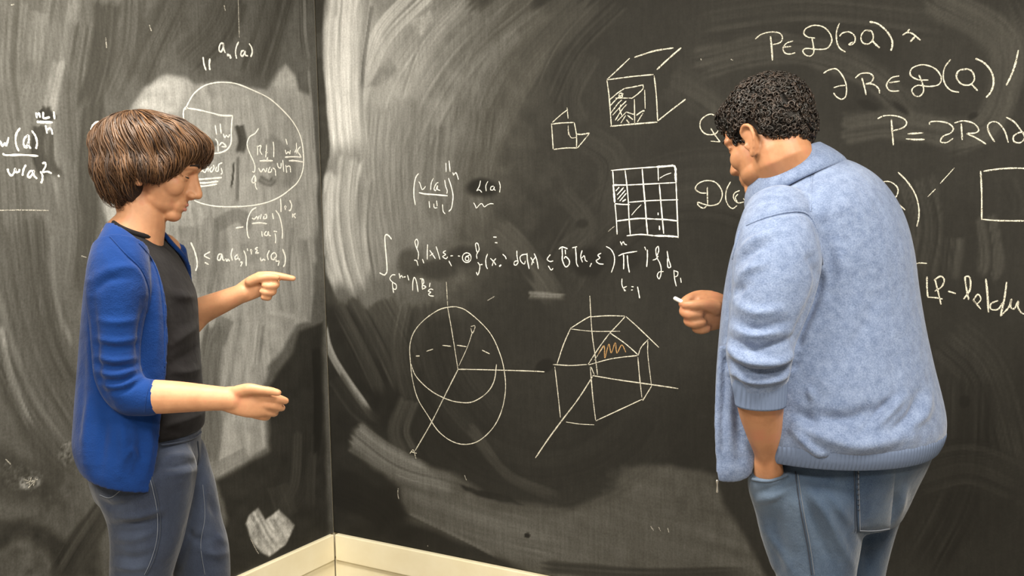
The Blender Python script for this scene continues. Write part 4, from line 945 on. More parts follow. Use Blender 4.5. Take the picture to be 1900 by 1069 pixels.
# ------------------------------------------------------------------ person in blue cardigan
dW = 2.06
_b = pix(280, 900, dW+0.02); PBASE = np.array([_b[0], _b[1], 0.0])
tee_rows = [(428, 212, 298, 1.55, dW, .45), (436, 204, 304, 2.0, dW, .36), (452, 190, 314, 2.2, dW, .15), (480, 176, 333, 1.95), (528, 166, 357, 1.5), (556, 164, 366, 1.4), (603, 164, 369, 1.3), (648, 166, 371, 1.25), (690, 166, 374, 1.25), (740, 162, 378, 1.25), (775, 160, 381, 1.25), (801, 160, 379, 1.25)]
pel_rows = [(745, 176, 362, 1.25), (775, 168, 372, 1.28), (800, 164, 374, 1.3), (840, 160, 372, 1.3), (880, 164, 368, 1.3), (915, 176, 366, 1.25)]
nleg = [(800, 220, 320, .8, 2.02), (835, 185, 352, .80, 1.995), (870, 168, 366, .80, 1.985), (900, 170, 363, .80, 1.985), (930, 184, 358, .82, 1.985), (965, 198, 350, .86, 1.985), (1010, 203, 340, .9, 1.98), (1069, 202, 322, .95, 1.98), (1160, 206, 304, 1, 1.98), (1230, 210, 297, 1, 1.98), (1320, 205, 290, 1, 1.99), (1420, 212, 284, 1, 2.0), (1540, 222, 274, 1, 2.01), (1590, 222, 276, 1, 2.01)]
fleg = [(790, 250, 330, .8, 2.11), (812, 222, 366, .8, 2.12), (835, 212, 382, .8, 2.13), (870, 224, 391, .8, 2.13), (900, 240, 400, .82, 2.13), (940, 268, 407, .86, 2.13), (970, 290, 413, .9, 2.13), (1010, 314, 424, .95, 2.13), (1069, 322, 428, 1, 2.13), (1160, 330, 425, 1, 2.13), (1230, 336, 420, 1, 2.13), (1320, 331, 408, 1, 2.14), (1420, 335, 396, 1, 2.15), (1500, 340, 388, 1, 2.15), (1530, 340, 390, 1, 2.15)]
XW = axes(7, 22, 0); oW = pix(292, 301, dW)
hp, WW = head_parts(oW, XW, 0.985, True, [pix(262, 402, dW), pix(246, 448, dW)], 0.050)
arm_n = [(222, 468, 1.93, 40), (218, 545, 1.90, 44), (214, 630, 1.885, 37), (218, 695, 1.88, 34), (240, 730, 1.88, 33), (285, 736, 1.88, 31.5), (335, 737, 1.88, 29), (395, 739, 1.875, 23.5), (432, 741, 1.87, 21.5)]
arm_f = [(300, 468, 2.20, 36), (312, 550, 2.25, 38), (318, 612, 2.26, 32), (345, 600, 2.25, 29), (372, 578, 2.245, 25.5), (415, 559, 2.23, 21), (452, 543, 2.22, 17)]
hand_n = [limb([(425, 741, 1.87, 21.5), (445, 744, 1.872, 24), (468, 747, 1.876, 25), (488, 748, 1.882, 22)], flat=(1.16, .62), hint=tuple(UP)),
          limb([(440, 728, 1.865, 13), (462, 722, 1.855, 11), (485, 724, 1.853, 8.6), (503, 726, 1.855, 7.8), (516, 729, 1.858, 6.6)]),
          limb([(478, 735, 1.872, 10), (500, 737, 1.872, 9), (517, 740, 1.880, 8), (530, 744, 1.892, 6.6)]),
          limb([(478, 747, 1.876, 10), (500, 751, 1.876, 9.2), (514, 755, 1.888, 8), (523, 757, 1.904, 6.8)]),
          limb([(474, 758, 1.882, 10), (494, 763, 1.884, 9), (506, 766, 1.897, 8), (511, 766, 1.914, 6.6)]),
          limb([(466, 766, 1.889, 9.5), (484, 772, 1.893, 8), (494, 774, 1.906, 7), (497, 773, 1.92, 6)])]
hand_f = [limb([(446, 546, 2.22, 16.5), (464, 536, 2.22, 19), (482, 527, 2.22, 19.5), (494, 524, 2.222, 17)], flat=(1.12, .62), hint=tuple(UP)),
          limb([(482, 513, 2.225, 9.5), (505, 511, 2.225, 7.6), (526, 514, 2.225, 6.8), (544, 517, 2.226, 5.4)]),
          limb([(464, 523, 2.205, 10), (484, 516, 2.197, 8.4), (500, 514, 2.197, 7.2), (514, 515, 2.20, 6)]),
          limb([(488, 522, 2.225, 8), (508, 523, 2.222, 7.2), (512, 529, 2.206, 7), (500, 531, 2.194, 6.4), (490, 530, 2.196, 5.6)]),
          limb([(486, 533, 2.227, 8), (504, 536, 2.222, 7.2), (506, 542, 2.206, 7), (495, 543, 2.196, 6.2), (486, 541, 2.198, 5.6)]),
          limb([(482, 543, 2.228, 7.5), (496, 547, 2.224, 6.6), (498, 552, 2.208, 6.4), (489, 552, 2.200, 5.8)])]
skin = hp + hand_n + hand_f + [limb([(p[0], p[1], p[2]+(.006 if k_ < 5 else 0), p[3]*(.8 if k_ < 5 else 1)) for k_, p in enumerate(arm_n)], n=22), limb(arm_f, n=22), body(tee_rows[1:], dW, k=.82), body(pel_rows, dW, k=.78), body(nleg[4:], k=.74), body(fleg[4:], k=.74)]
me = fuse(skin, 0.0030, 3, 'person')
woman = part('person', me, MAT['skin_w'], None); woman.location = PBASE
tag(woman, 'person in royal blue cardigan and slate jeans pointing at the chalkboard corner', 'person')
add_face(WW, XW, 0.985, woman, MAT['iris_brown'])
part('lips', mesh_of([tube3([WW(p) for p in [(.081, .017, -.0695), (.0890, .007, -.0665), (.0900, 0, -.0675), (.0890, -.007, -.0665), (.081, -.017, -.0695)]], [.0022, .0036, .0036, .0036, .0022]),
                      tube3([WW(p) for p in [(.081, .016, -.0745), (.0885, .006, -.0775), (.0885, -.006, -.0775), (.081, -.016, -.0745)]], [.0022, .0042, .0042, .0022])], 'lips'), MAT['lip'], woman)
for sy in (1, -1):
    part('eyebrow', mesh_of([tube3([WW(p) for p in [(.090, sy*.014, .020), (.089, sy*.028, .025), (.078, sy*.046, .019)]], [.0022, .003, .0015])], 'eyebrow'), MAT['brown_hair_base'], woman)
# jeans
me = fuse([body(pel_rows, dW), body(nleg), body(fleg)], 0.0048, 10, 'jeans')
sculpt(me, [([(300, 852), (330, 846), (362, 846)], 7, .006), ([(296, 868), (330, 866), (362, 858)], 6, -.005), ([(300, 884), (335, 878), (362, 874)], 7, .005), ([(215, 962), (260, 958), (300, 945)], 6, .006), ([(212, 975), (260, 972), (300, 962)], 6, -.006), ([(210, 1000), (250, 1000), (290, 985)], 7, .005),
            ([(208, 1030), (250, 1036), (285, 1025)], 7, -.005), ([(206, 1050), (250, 1055), (280, 1050)], 6, .005), ([(185, 925), (205, 940), (235, 935)], 7, -.006), ([(365, 860), (368, 900), (362, 950), (345, 1010), (330, 1060)], 9, -.010), ([(390, 930), (402, 960)], 8, -.005), ([(400, 990), (418, 1010)], 7, .005), ([(335, 900), (332, 960), (318, 1030)], 14, .004), ([(225, 900), (262, 905), (282, 893)], 7, .005), ([(215, 985), (255, 986), (288, 974)], 5, -.004), ([(345, 985), (362, 1000), (385, 1000)], 8, -.005), ([(372, 1020), (400, 1030), (424, 1024)], 7, .005)])
jb = bvh_of(me); jw = part('jeans', me, MAT['jeans_w'], woman, 'slate blue denim jeans')
seam('side_seam', jb, [(280, 880), (290, 915), (297, 955), (296, 1000), (285, 1040), (272, 1066)], .0014, MAT['stitch_dark'], jw, .0003)
seam('stitching', jb, [(276, 880), (285, 915), (292, 955), (291, 1000), (280, 1040), (268, 1066)], .0006, MAT['stitch'], jw, .001)
seam('stitching', jb, [(376, 900), (380, 960), (372, 1010), (380, 1066)], .0006, MAT['stitch'], jw, .001)
seam('pocket_edge', jb, [(186, 918), (205, 924), (226, 908)], .0010, MAT['stitch'], jw, .001)
seam('waistband', jb, [(300, 826), (330, 822), (360, 812), (374, 800)], .0028, MAT['jeans_w'], jw, .001)
seam('fly_seam', jb, [(366, 820), (368, 845), (364, 870)], .0022, MAT['stitch_dark'], jw, .0005)
# black t-shirt
me = fuse([body(tee_rows, dW)], 0.0048, 3, 'tshirt')
sculpt(me, [([(318, 540), (340, 550), (362, 548)], 9, .006), ([(318, 640), (345, 620), (366, 605)], 9, .006), ([(318, 675), (350, 655), (372, 640)], 8, -.005), ([(320, 690), (350, 690), (374, 680)], 8, .006), ([(310, 790), (345, 780), (378, 765)], 7, .005), ([(312, 500), (325, 560), (330, 620)], 12, -.004)])
teeo = part('tshirt', me, MAT['tee'], woman, 'black crew-neck t-shirt')
tb = bvh_of(me) if False else None
_nr = ring(426, 212, 298, dW, 1.55, tilt=.45, n=24); _nr = np.vstack([_nr, _nr[:2]])
part('neckline', mesh_of([tube3(_nr, [.0062]*len(_nr), sub=2, n=10)], 'neckline'), MAT['tee'], teeo)
# cardigan: open-fronted shell with sleeves
def shell_open(rows, d, yaw, thick, edge_far=0.75, n=64):
    S = catmull(np.array(rows, float), 4); outer = []; inner = []
    for y, xl, xr, ratio, xe in S:
        R0 = ring(y, xl, xr, d, ratio, 0.0, n=90); c = R0.mean(0); a = (R0[0]-c)@HR; b = a*ratio
        tq = np.linspace(0.0, np.pi, 200); uq = project(c+np.cos(-tq)[:, None]*a*HR+np.sin(-tq)[:, None]*b*HF)[0]
        q0 = int(np.argmax(uq)); ph = tq[q0+int(np.argmin(np.abs(uq[q0:q0+150]-xe)))]
        ef = edge_far+0.75*min(1.0, max(0.0, (y-470)/60.0)); t = np.linspace(-ph, -2*np.pi+ph*ef, n)
        o = c+np.cos(t)[:, None]*a*HR+np.sin(t)[:, None]*b*HF
        i = c+np.cos(t)[:, None]*(a-thick)*HR+np.sin(t)[:, None]*(b-thick)*HF
        tl = 0.28*min(1.0, max(0.0, (y-770)/90.0))
        for q_ in (o, i): q_[:, 2] -= tl*((q_-c)@HR)*((q_-c)@HF < 0)
        outer.append(o); inner.append(i)
    return loft([np.vstack([o, i[::-1]]) for o, i in zip(outer, inner)])
card_rows = [(412, 196, 284, 2.2, 206), (420, 192, 296, 2.4, 224), (434, 184, 308, 2.5, 246), (452, 174, 322, 2.35, 266), (476, 164, 342, 2.0, 284), (505, 158, 358, 1.72, 298), (545, 153, 371, 1.52, 308), (600, 148, 376, 1.45, 313), (650, 144, 378, 1.42, 312), (700, 140, 380, 1.42, 308), (760, 135, 384, 1.48, 300), (810, 133, 384, 1.56, 292), (840, 138, 384, 1.60, 284), (862, 146, 384, 1.62, 275)]
sleeve_n = [(224, 462, 1.935, 50), (220, 500, 1.91, 55), (219, 545, 1.90, 57), (217, 600, 1.89, 48), (216, 650, 1.885, 43), (219, 695, 1.88, 41), (238, 728, 1.88, 40), (266, 737, 1.88, 35.5), (294, 737, 1.88, 32.5)]
sleeve_f = [(300, 466, 2.19, 44), (312, 550, 2.25, 46), (318, 610, 2.26, 38), (335, 604, 2.25, 33), (350, 594, 2.25, 30)]
me = fuse([shell_open(card_rows, dW, 0, .012), limb(sleeve_n, n=26, cap=False), limb(sleeve_f, n=22, cap=False)], 0.0042, 5, 'cardigan')
sculpt(me, [([(205, 440), (232, 470), (262, 500), (277, 540), (272, 580)], 4, -.004), ([(258, 452), (278, 476), (292, 505), (301, 548), (306, 610), (305, 680)], 4, -.003), ([(172, 560), (176, 640), (184, 710), (205, 750)], 8, -.008), ([(268, 560), (262, 620), (256, 680)], 8, -.008),
            ([(180, 595), (220, 598), (258, 592)], 6, .004), ([(176, 628), (215, 634), (258, 628)], 6, .005), ([(176, 640), (215, 646), (256, 640)], 5, -.004),
            ([(175, 662), (215, 670), (255, 664)], 6, .006), ([(176, 676), (215, 682), (256, 675)], 5, -.006), ([(178, 690), (215, 696), (258, 684)], 6, .006), ([(182, 704), (222, 708), (258, 692)], 5, -.006), ([(186, 716), (225, 716), (262, 700)], 5, .005),
            ([(192, 730), (232, 724), (264, 706)], 5, -.005), ([(168, 520), (205, 500), (250, 498), (275, 530)], 8, .004), ([(172, 545), (200, 520), (240, 516)], 7, -.004),
            ([(150, 600), (150, 700), (150, 800)], 9, -.005), ([(165, 740), (160, 800), (158, 860)], 9, .007), ([(195, 770), (190, 820), (185, 870)], 10, -.007), ([(225, 775), (230, 830), (222, 880)], 10, .007), ([(255, 780), (262, 830), (250, 885)], 9, -.006), ([(280, 780), (278, 840), (268, 890)], 7, .005),
            ([(285, 520), (290, 600), (288, 690)], 9, .005), ([(235, 850), (245, 835), (262, 860)], 6, .006)])
cb = bvh_of(me); cw = part('cardigan', me, MAT['cardigan'], woman, 'royal blue open cardigan with elbow-length sleeves')
seam('armhole_seam', cb, [(205, 440), (232, 470), (262, 500), (277, 540), (272, 580)], .0018, MAT['cardigan_seam'], cw, .0003)
seam('front_band', cb, [(258, 452), (278, 476), (292, 505), (301, 548), (306, 610), (305, 680)], .0020, MAT['cardigan_seam'], cw, .0003)
seam('cuff_seam', cb, [(280, 706), (272, 735), (268, 764)], .0014, MAT['cardigan_seam'], cw, .0003)
# shoes
shoe(pix(250, 1590, 2.01), HR, woman); shoe(pix(366, 1530, 2.15), HR*0.98+HF*0.2, woman)
# hair: volume, then locks falling from the crown
def vw(x, z, y=0.0): return oW+x*HR+y*HF+z*ZZ
VX = np.array([HR, HF, ZZ])
rot = lambda a: np.array([math.cos(a)*HR+math.sin(a)*ZZ, HF, -math.sin(a)*HR+math.cos(a)*ZZ])
base = [ball(vw(.028, .046), (.060, .070, .045), rot(-.3)), ball(vw(.020, -.012, -.056), (.055, .026, .032), rot(.35)), ball(vw(.020, -.012, .056), (.055, .026, .032), rot(.35)), ball(vw(-.022, .034), (.108, .088, .068), rot(-.10)), ball(vw(-.056, -.030, -.050), (.046, .036, .064), VX), ball(vw(-.056, -.030, .050), (.046, .036, .064), VX), ball(vw(-.014, -.012, -.064), (.040, .028, .040), VX), ball(vw(-.014, -.012, .064), (.040, .028, .040), VX),  ball(vw(-.064, -.022), (.064, .082, .068), VX), ball(vw(.055, .024), (.052, .068, .044), rot(-.35)), ball(vw(-.040, .045), (.085, .080, .056), VX)]
me = fuse(base, 0.004, 8, 'hair')
HAIR_C = vw(-.03, .01)
_V = coords(me); _q = _V-HAIR_C; _a = np.arctan2(_q@HF, _q@HR); _e = (_q@ZZ)/np.linalg.norm(_q, axis=1)
_g = .0030*np.sin(9*_a+4*_e)+.0022*np.sin(17*_a-5*_e+1.3)+.0030*np.sin(6*_e+2*_a)
set_coords(me, _V+_q/np.linalg.norm(_q, axis=1)[:, None]*(_g*(1-np.clip(_e, 0, 1)**3))[:, None])
hb = bvh_of(me); hair = part('hair', me, MAT['brown_hair_base'], woman, 'short brown bob with swept fringe')
r = random.Random(21); crown = np.array([-.16, .0, .98]); paths = []; rad = []; tones = []
for i in range(3400):
    az = r.uniform(-math.pi, math.pi)
    # heading round the crown, image-right = fringe
    hx, hy = math.cos(az), math.sin(az)
    back = max(0.0, -hx); fr = max(0.0, hx)
    elev = -0.30-0.72*back**0.6 - (0.30 if abs(hy) > .6 and hx < .25 else 0) - (0.45*min(1.0, max(0.0, (abs(hy)-.25)/.4)) if hx >= .25 else 0)
    start = r.uniform(0.0, 0.55)**1.2
    P = []; ph = r.uniform(0, 6.28); amp = r.uniform(.05, .24); lift = r.uniform(-.003, .008)
    n_ = 14; le = r.uniform(.72, 1.03)
    for k in range(n_):
        t = start+(le-start)*k/(n_-1) if le > start else start
        a2 = az+amp*math.sin(ph+5*t)+0.22*t*t*(1 if hx < .3 else .5)
        d = np.array([math.cos(a2), math.sin(a2), 0.0])
        ang = t*(math.pi/2-elev)
        v = crown*math.cos(ang)+d*math.sin(ang) if ang < math.pi/2 else d*math.cos(ang-math.pi/2)-np.array([0, 0, 1.0])*math.sin(ang-math.pi/2)
        v = v[0]*HR+v[1]*HF+v[2]*ZZ; v /= np.linalg.norm(v)
        h = hb.ray_cast(Vector(HAIR_C), Vector(v), 1.0)
        if h[0] is None: continue
        P.append(np.array(h[0])+v*(lift+.002+.003*math.sin(ph+9*t)+r.uniform(-.012, .006)*max(0, t-.8)/.2))
    if len(P) > 6:
        paths.append(catmull(P, 2)); rad.append(r.uniform(.0008, .0023)); tones.append(min(1, max(0, r.gauss(.40, .22)+.20*math.sin(az*11+2*start))))
strands('hair_locks', paths, rad, MAT['brown_hair'], hair, tones=tones)
# ------------------------------------------------------------------ person in pale blue sweater
dM = 1.95; YM = 150
_b = pix(1560, 900, dM); PBASE = np.array([_b[0], _b[1], 0.0])
sw_rows = [(334, 1404, 1552, 1.0, 1.95, .55), (347, 1396, 1586, 1.22, 1.95, .48), (366, 1387, 1629, 1.42, 1.955, .32), (390, 1380, 1662, 1.45, 1.955, .16), (422, 1370, 1684, 1.33, 1.955, .05), (470, 1356, 1698, 1.2, 1.95), (530, 1344, 1706, 1.1, 1.95), (600, 1336, 1718, 1.05, 1.945), (670, 1330, 1734, 1.03, 1.94), (730, 1327, 1750, 1.02, 1.935), (765, 1327, 1757, 1.02, 1.93), (790, 1330, 1756, 1.02, 1.93), (796, 1338, 1748, 1.02, 1.93)]
mp_rows = [(770, 1402, 1742, 1.05, 1.93), (810, 1396, 1740, 1.05, 1.93), (850, 1394, 1724, 1.05, 1.93), (890, 1400, 1704, 1.05, 1.93), (925, 1410, 1688, 1.05, 1.93), (955, 1420, 1672, 1.0, 1.93)]
mn = [(830, 1470, 1560, .95, 1.88), (865, 1420, 1600, .95, 1.86), (900, 1402, 1610, .95, 1.85), (950, 1412, 1606, .95, 1.85), (1010, 1429, 1598, .95, 1.85), (1069, 1439, 1588, .95, 1.85), (1160, 1452, 1580, 1, 1.86), (1290, 1462, 1574, 1, 1.87), (1420, 1468, 1568, 1, 1.88), (1560, 1476, 1562, 1, 1.89), (1690, 1480, 1560, 1, 1.90)]
mf = [(820, 1560, 1660, .95, 1.99), (850, 1515, 1700, .95, 2.0), (880, 1500, 1704, .95, 2.01), (930, 1506, 1684, .95, 2.01), (980, 1512, 1664, .95, 2.01), (1069, 1520, 1642, .95, 2.02), (1160, 1528, 1634, 1, 2.03), (1290, 1534, 1630, 1, 2.04), (1420, 1538, 1626, 1, 2.05), (1540, 1542, 1622, 1, 2.06), (1600, 1544, 1620, 1, 2.06)]
SM = 0.94; XM = axes(130, 22, 5); oM = pix(1423, 252, 1.93)
hp, WM = head_parts(oM, XM, SM, False, [pix(1468, 318, 1.95), pix(1500, 372, 1.955)], 0.062)
arm = [(1446, 420, 1.80, 60), (1440, 490, 1.75, 62), (1430, 570, 1.725, 54), (1416, 640, 1.72, 48), (1412, 700, 1.73, 44), (1411, 750, 1.745, 42.5), (1417, 800, 1.77, 33), (1423, 840, 1.795, 23.5), (1425, 862, 1.808, 26), (1428, 900, 1.83, 28), (1434, 940, 1.85, 20)]
armr = [(1604, 430, 2.11, 52), (1570, 540, 2.20, 50), (1510, 615, 2.25, 44), (1440, 612, 2.22, 38), (1380, 592, 2.17, 29), (1340, 578, 2.13, 24)]
handr = [limb([(1346, 578, 2.13, 26), (1326, 577, 2.12, 33), (1306, 578, 2.115, 34)], flat=(1.1, .75), hint=tuple(UP)),
         limb([(1318, 550, 2.12, 11.5), (1296, 549, 2.115, 10.5), (1278, 555, 2.105, 9.5), (1266, 563, 2.10, 8)]),
         limb([(1328, 572, 2.09, 14), (1308, 566, 2.078, 11), (1288, 566, 2.078, 9.5), (1272, 566, 2.086, 8)]),
         limb([(1310, 566, 2.125, 12), (1284, 568, 2.118, 11), (1270, 577, 2.10, 10.5), (1280, 584, 2.085, 9.5), (1298, 584, 2.082, 8.5)]),
         limb([(1312, 582, 2.128, 12), (1288, 586, 2.12, 11), (1278, 595, 2.102, 10.5), (1289, 600, 2.088, 9.5), (1304, 599, 2.084, 8.5)]),
         limb([(1316, 598, 2.13, 11), (1298, 602, 2.122, 10), (1292, 609, 2.106, 9), (1302, 612, 2.094, 8.5), (1312, 610, 2.09, 8)])]
skin = hp + handr + [limb(arm, n=24), limb(armr, n=20), body(sw_rows[2:], dM, YM, k=.86), body(mp_rows, dM, YM, k=.76), body(mn[3:], yaw=YM, k=.72), body(mf[3:], yaw=YM, k=.72)]
me = fuse(skin, 0.0030, 3, 'person')
man = part('person', me, MAT['skin_m'], None); man.location = PBASE
tag(man, 'person in pale blue zip sweater and washed jeans holding chalk, head bowed', 'person')
add_face(WM, XM, SM, man, MAT['iris_brown'])
for sy in (1, -1):
    part('eyebrow', mesh_of([tube3([WM(p) for p in [(.090, sy*.012, .018), (.090, sy*.028, .024), (.078, sy*.048, .018)]], [.003, .0042, .002])], 'eyebrow'), MAT['black_hair_base'], man)
# jeans
bulge = limb([(1427, 874, 1.820, 38), (1430, 900, 1.828, 42), (1440, 940, 1.845, 40), (1452, 990, 1.855, 40), (1466, 1050, 1.86, 34)], cap=False)
me = fuse([body(mp_rows, dM, YM), body(mn, yaw=YM), body(mf, yaw=YM), bulge], 0.0050, 12, 'jeans')
sculpt(me, [([(1496, 905), (1530, 950), (1560, 1010), (1590, 1068)], 9, .008), ([(1484, 915), (1510, 965), (1536, 1030), (1548, 1068)], 10, -.007), ([(1530, 910), (1562, 950), (1582, 980)], 9, .006), ([(1420, 985), (1448, 1020), (1470, 1066)], 8, .005), ([(1405, 930), (1440, 920), (1475, 900)], 8, .006), ([(1405, 915), (1440, 905), (1470, 890)], 7, -.006),
            ([(1655, 905), (1660, 950), (1645, 990)], 10, -.008), ([(1680, 910), (1664, 960), (1650, 985)], 7, .008), ([(1600, 1000), (1640, 990)], 8, -.006), ([(1610, 1010), (1612, 1066)], 12, -.010)])
jb = bvh_of(me); jm = part('jeans', me, MAT['jeans_m'], man, 'washed mid-blue denim jeans')
seam('side_seam', jb, [(1476, 876), (1480, 910), (1488, 960), (1498, 1010), (1506, 1066)], .0014, MAT['stitch_dark'], jm, .0005)
seam('stitching', jb, [(1481, 880), (1485, 910), (1493, 960), (1503, 1010), (1511, 1066)], .0007, MAT['stitch'], jm, .001)
pk = patch('back_pocket', jb, [(1588, 868), (1662, 856), (1650, 982), (1589, 986)], 8, 10, .0022, MAT['jeans_m'], jm)
pb = seam('pocket_stitching', jb, [(1592, 872), (1593, 930), (1593, 982)], .0009, MAT['stitch'], jm, .0030)
seam('pocket_stitching', jb, [(1593, 984), (1620, 983), (1648, 980)], .0011, MAT['stitch'], jm, .0030)
seam('pocket_stitching', jb, [(1585, 872), (1586, 930), (1586, 985)], .0010, MAT['stitch_dark'], jm, .0010)
for k in range(8):
    p, nn = cast(jb, 1591, 878+k*9.5, .0030)
    if p is not None: part('rivet_stitch', mesh_of([ball(p, (.0022,)*3, n=5)], 'rivet_stitch'), MAT['stitch_dark'], jm)
pe = seam('pocket_edge', jb, [(1398, 890), (1412, 893), (1430, 893), (1448, 888), (1458, 884)], .0030, MAT['jeans_m'], jm, .002)
# sweater
flap = body([(640, 1333, 1440, .5, 1.84), (740, 1326, 1430, .42, 1.83), (800, 1325, 1414, .36, 1.82), (850, 1327, 1404, .30, 1.815), (874, 1328, 1398, .28, 1.81), (888, 1330, 1388, .26, 1.81), (896, 1338, 1366, .24, 1.81)], yaw=180)
sl = [(1446, 412, 1.82, 70), (1443, 450, 1.785, 78), (1441, 490, 1.75, 80), (1434, 540, 1.73, 75), (1422, 590, 1.72, 67), (1412, 630, 1.715, 62), (1409, 660, 1.715, 61), (1409, 690, 1.72, 55), (1409, 712, 1.725, 51)]
slr = [(1604, 425, 2.11, 66), (1572, 540, 2.19, 60), (1512, 612, 2.24, 52), (1440, 610, 2.21, 46), (1395, 597, 2.18, 38)]
SWF = 1.35
me = fuse([body(sw_rows, dM, YM), flap, limb(sl, n=28), limb(slr, n=22)], 0.0046, 5, 'sweater')
sculpt(me, [(q_[0], q_[1], q_[2]*SWF) for q_ in [([(1386, 418), (1420, 404), (1460, 394), (1492, 394), (1510, 412), (1522, 448), (1526, 490)], 4, -.004), ([(1506, 312), (1506, 350), (1504, 392)], 4, -.003), ([(1372, 430), (1360, 480), (1352, 540), (1346, 600), (1342, 680), (1340, 760), (1340, 840)], 4, -.004), ([(1505, 480), (1522, 520), (1505, 575), (1484, 620), (1478, 660)], 9, -.012),
            # bunched sleeve above the cuff
            ([(1345, 640), (1385, 668), (1440, 672), (1478, 652)], 8, .013), ([(1350, 626), (1395, 648), (1440, 640), (1472, 628)], 7, -.010), ([(1346, 668), (1385, 690), (1430, 692), (1475, 676)], 6, -.012), ([(1350, 690), (1395, 706), (1440, 704), (1468, 690)], 6, .009), ([(1360, 560), (1400, 580), (1450, 575)], 10, .006), ([(1360, 590), (1400, 612), (1460, 598)], 9, -.006), ([(1365, 610), (1400, 622), (1450, 614)], 7, .007),
            ([(1372, 470), (1400, 445), (1440, 430)], 7, .005), ([(1368, 490), (1400, 465), (1430, 452)], 7, -.004), ([(1365, 520), (1390, 500), (1420, 490)], 8, .005), ([(1358, 545), (1385, 530)], 8, -.005),
            # folds over the back
            ([(1500, 770), (1570, 778), (1640, 755)], 13, -.010), ([(1480, 790), (1540, 815), (1600, 826), (1690, 808)], 14, .010), ([(1600, 800), (1630, 770), (1660, 735)], 8, -.007), ([(1655, 800), (1690, 770), (1705, 730)], 8, -.007), ([(1625, 790), (1650, 765), (1680, 735)], 8, .006), ([(1690, 790), (1715, 770), (1725, 730)], 9, .006),
            ([(1560, 690), (1592, 625), (1625, 560)], 16, -.003), ([(1500, 720), (1510, 745)], 6, .005), ([(1470, 800), (1510, 835), (1545, 850)], 7, .008), ([(1480, 770), (1520, 790)], 10, -.008), ([(1530, 420), (1545, 480), (1540, 540)], 12, -.006), ([(1345, 640), (1340, 760), (1345, 850)], 10, -.006), ([(1368, 700), (1370, 780), (1372, 850)], 10, -.008)]])
# lift the hem at the back into a gentle curve
sb = bvh_of(me); so = part('sweater', me, MAT['sweater'], man, 'pale heather blue knitted zip sweater with pushed-up sleeve')
seam('shoulder_seam', sb, [(1386, 418), (1420, 404), (1460, 394), (1492, 394), (1510, 412), (1522, 448), (1526, 490)], .0020, MAT['sweater_seam'], so, .0002)
seam('yoke_seam', sb, [(1506, 312), (1506, 350), (1504, 392)], .0016, MAT['sweater_seam'], so, .0002)
seam('zip_tape', sb, [(1372, 430), (1360, 480), (1352, 540), (1346, 600), (1342, 680), (1340, 760), (1340, 840), (1342, 884)], .0024, MAT['sweater_seam'], so, .0002)
# rib hem, cuff and collar
def band(rows, d, yaw, k0, name, mat='sweater_rib'):
    S = catmull(np.array([list(r)+[d]*(5-len(r))+[0.0]*(6-max(len(r), 5)) for r in rows], float), 3)
    outs = [ring(q[0], q[1], q[2], q[4], q[3], yaw, tilt=q[5], n=72) for q in S]
    ins = [ring(q[0], q[1], q[2], q[4], q[3], yaw, tilt=q[5], n=72, k=k0) for q in S]
    rings = outs+ins[::-1]
    V = np.vstack(rings); n = 72; F = []; m = len(rings)
    for i in range(m):
        for j in range(n):
            F.append((i*n+j, i*n+(j+1) % n, ((i+1) % m)*n+(j+1) % n, ((i+1) % m)*n+j))
    return part(name, mesh(name, V, F, True), MAT[mat], so)
band([(784, 1330, 1756, 1.02, 1.93), (792, 1330, 1757, 1.02, 1.93), (806, 1334, 1752, 1.02, 1.93), (818, 1342, 1745, 1.02, 1.93), (822, 1346, 1741, 1.02, 1.93)], 1.93, YM, .94, 'hem')
part('cuff', mesh_of([limb([(1410, 698, 1.722, 52), (1410, 712, 1.725, 51), (1411, 735, 1.728, 48), (1411, 752, 1.73, 46)], n=40, cap=False)], 'cuff'), MAT['sweater_rib'], so)
# standing collar round the neck
band([(306, 1388, 1524, 1.08, 1.945, .60), (312, 1384, 1530, 1.10, 1.945, .60), (326, 1381, 1548, 1.14, 1.945, .58), (342, 1382, 1568, 1.20, 1.945, .54), (350, 1388, 1574, 1.22, 1.945, .52)], 1.945, YM, .90, 'collar', 'sweater')
# zip pull
zp = pix(1331, 893, 1.806)
part('zip_pull', mesh_of([tube3([zp, zp-ZZ*.008, zp-ZZ*.020], [.0032, .0016, .0028], flat=(1, .5))], 'zip_pull'), MAT['steel'], so)
# shoes
hd = math.cos(math.radians(YM))*HR+math.sin(math.radians(YM))*HF
shoe(pix(1520, 1690, 1.90), hd, man, .29); shoe(pix(1582, 1600, 2.06), hd*.95+HF*.25, man, .29)
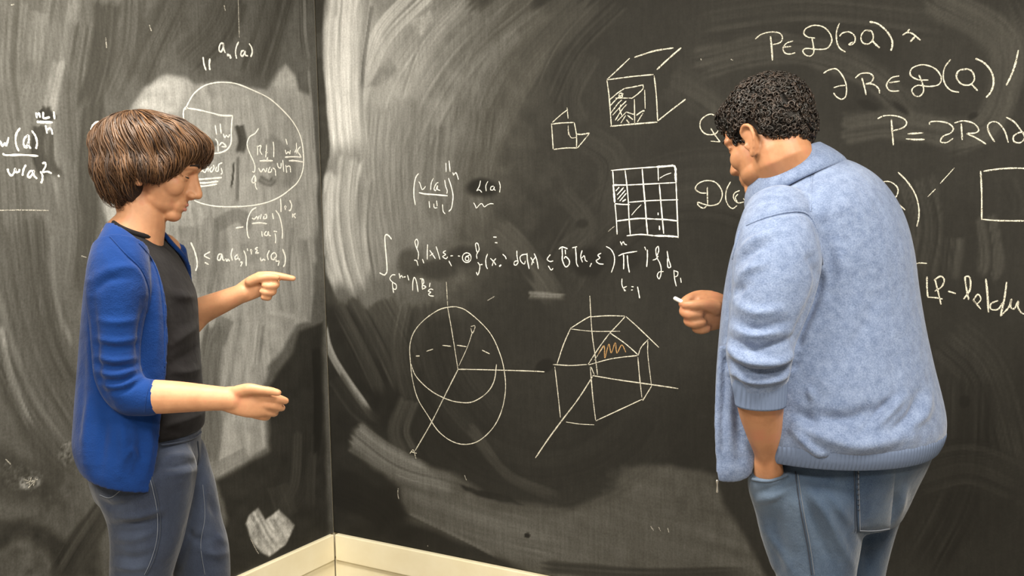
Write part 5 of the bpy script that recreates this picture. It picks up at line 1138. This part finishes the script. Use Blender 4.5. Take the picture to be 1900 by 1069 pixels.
# hair: close cap, then tight curls
def WB(c, r_): return ball(WM(c), [q*SM for q in r_], XM)
me = fuse([WB((-.014, 0, .044), (.097, .082, .080)), WB((-.046, 0, .004), (.060, .074, .062)), WB((.046, 0, .062), (.046, .064, .040))], 0.004, 8, 'hair')
hb = bvh_of(me); hair = part('hair', me, MAT['black_hair_base'], man, 'short dark curly hair')
HAIR_C = WM((-.02, 0, .03)); r = random.Random(4); paths = []; rad = []; tones = []
tries = 0
while len(paths) < 2000 and tries < 20000:
    tries += 1
    v = np.array([r.gauss(0, 1), r.gauss(0, 1), r.gauss(0, 1)]); v /= np.linalg.norm(v)
    w_ = v@XM
    h = hb.ray_cast(Vector(HAIR_C), Vector(w_), 1.0)
    if h[0] is None: continue
    p = np.array(h[0]); q = (XM@(p-oM))/SM
    if q[0] > .052: lim = .040
    elif q[0] > .022: lim = -.028 if abs(q[1]) > .05 else .04
    elif q[0] > -.036: lim = .020 if abs(q[1]) > .05 else .012
    else: lim = -.052
    if q[2] < lim: continue
    nn = np.array(h[1]); a = np.cross(nn, [r.uniform(-1, 1), r.uniform(-1, 1), r.uniform(-1, 1)]); a /= np.linalg.norm(a); b = np.cross(nn, a)
    R_ = r.uniform(.0036, .0072); ph = r.uniform(0, 6.28); turns = r.uniform(.8, 1.5); up_ = r.uniform(.001, .005); P = []
    for k in range(11):
        t = k/10*turns*6.28+ph
        P.append(p+nn*(up_+.0035*math.sin(t*.5+ph)+.003*k/10)+(a*math.cos(t)+b*math.sin(t))*R_*(1-.3*k/10))
    paths.append(P); rad.append(r.uniform(.0012, .0022)); tones.append(r.random()**1.6)
strands('hair_curls', paths, rad, MAT['black_hair'], hair, sides=4, flat=(1, 1), tones=tones)
# chalk stick in the raised hand
p0, p1 = pix(1253, 554, 2.098), pix(1276, 566, 2.094)
me = mesh_of([tube3([p0, 0.5*(p0+p1), p1], [.0044, .0047, .0048], n=14)], 'chalk_stick')
me.transform(Matrix.Translation(tuple(-p1))); ck = link('chalk_stick', me, MAT['chalk_stick']); ck.location = p1
tag(ck, 'short white chalk stick pinched in the raised hand', 'chalk')
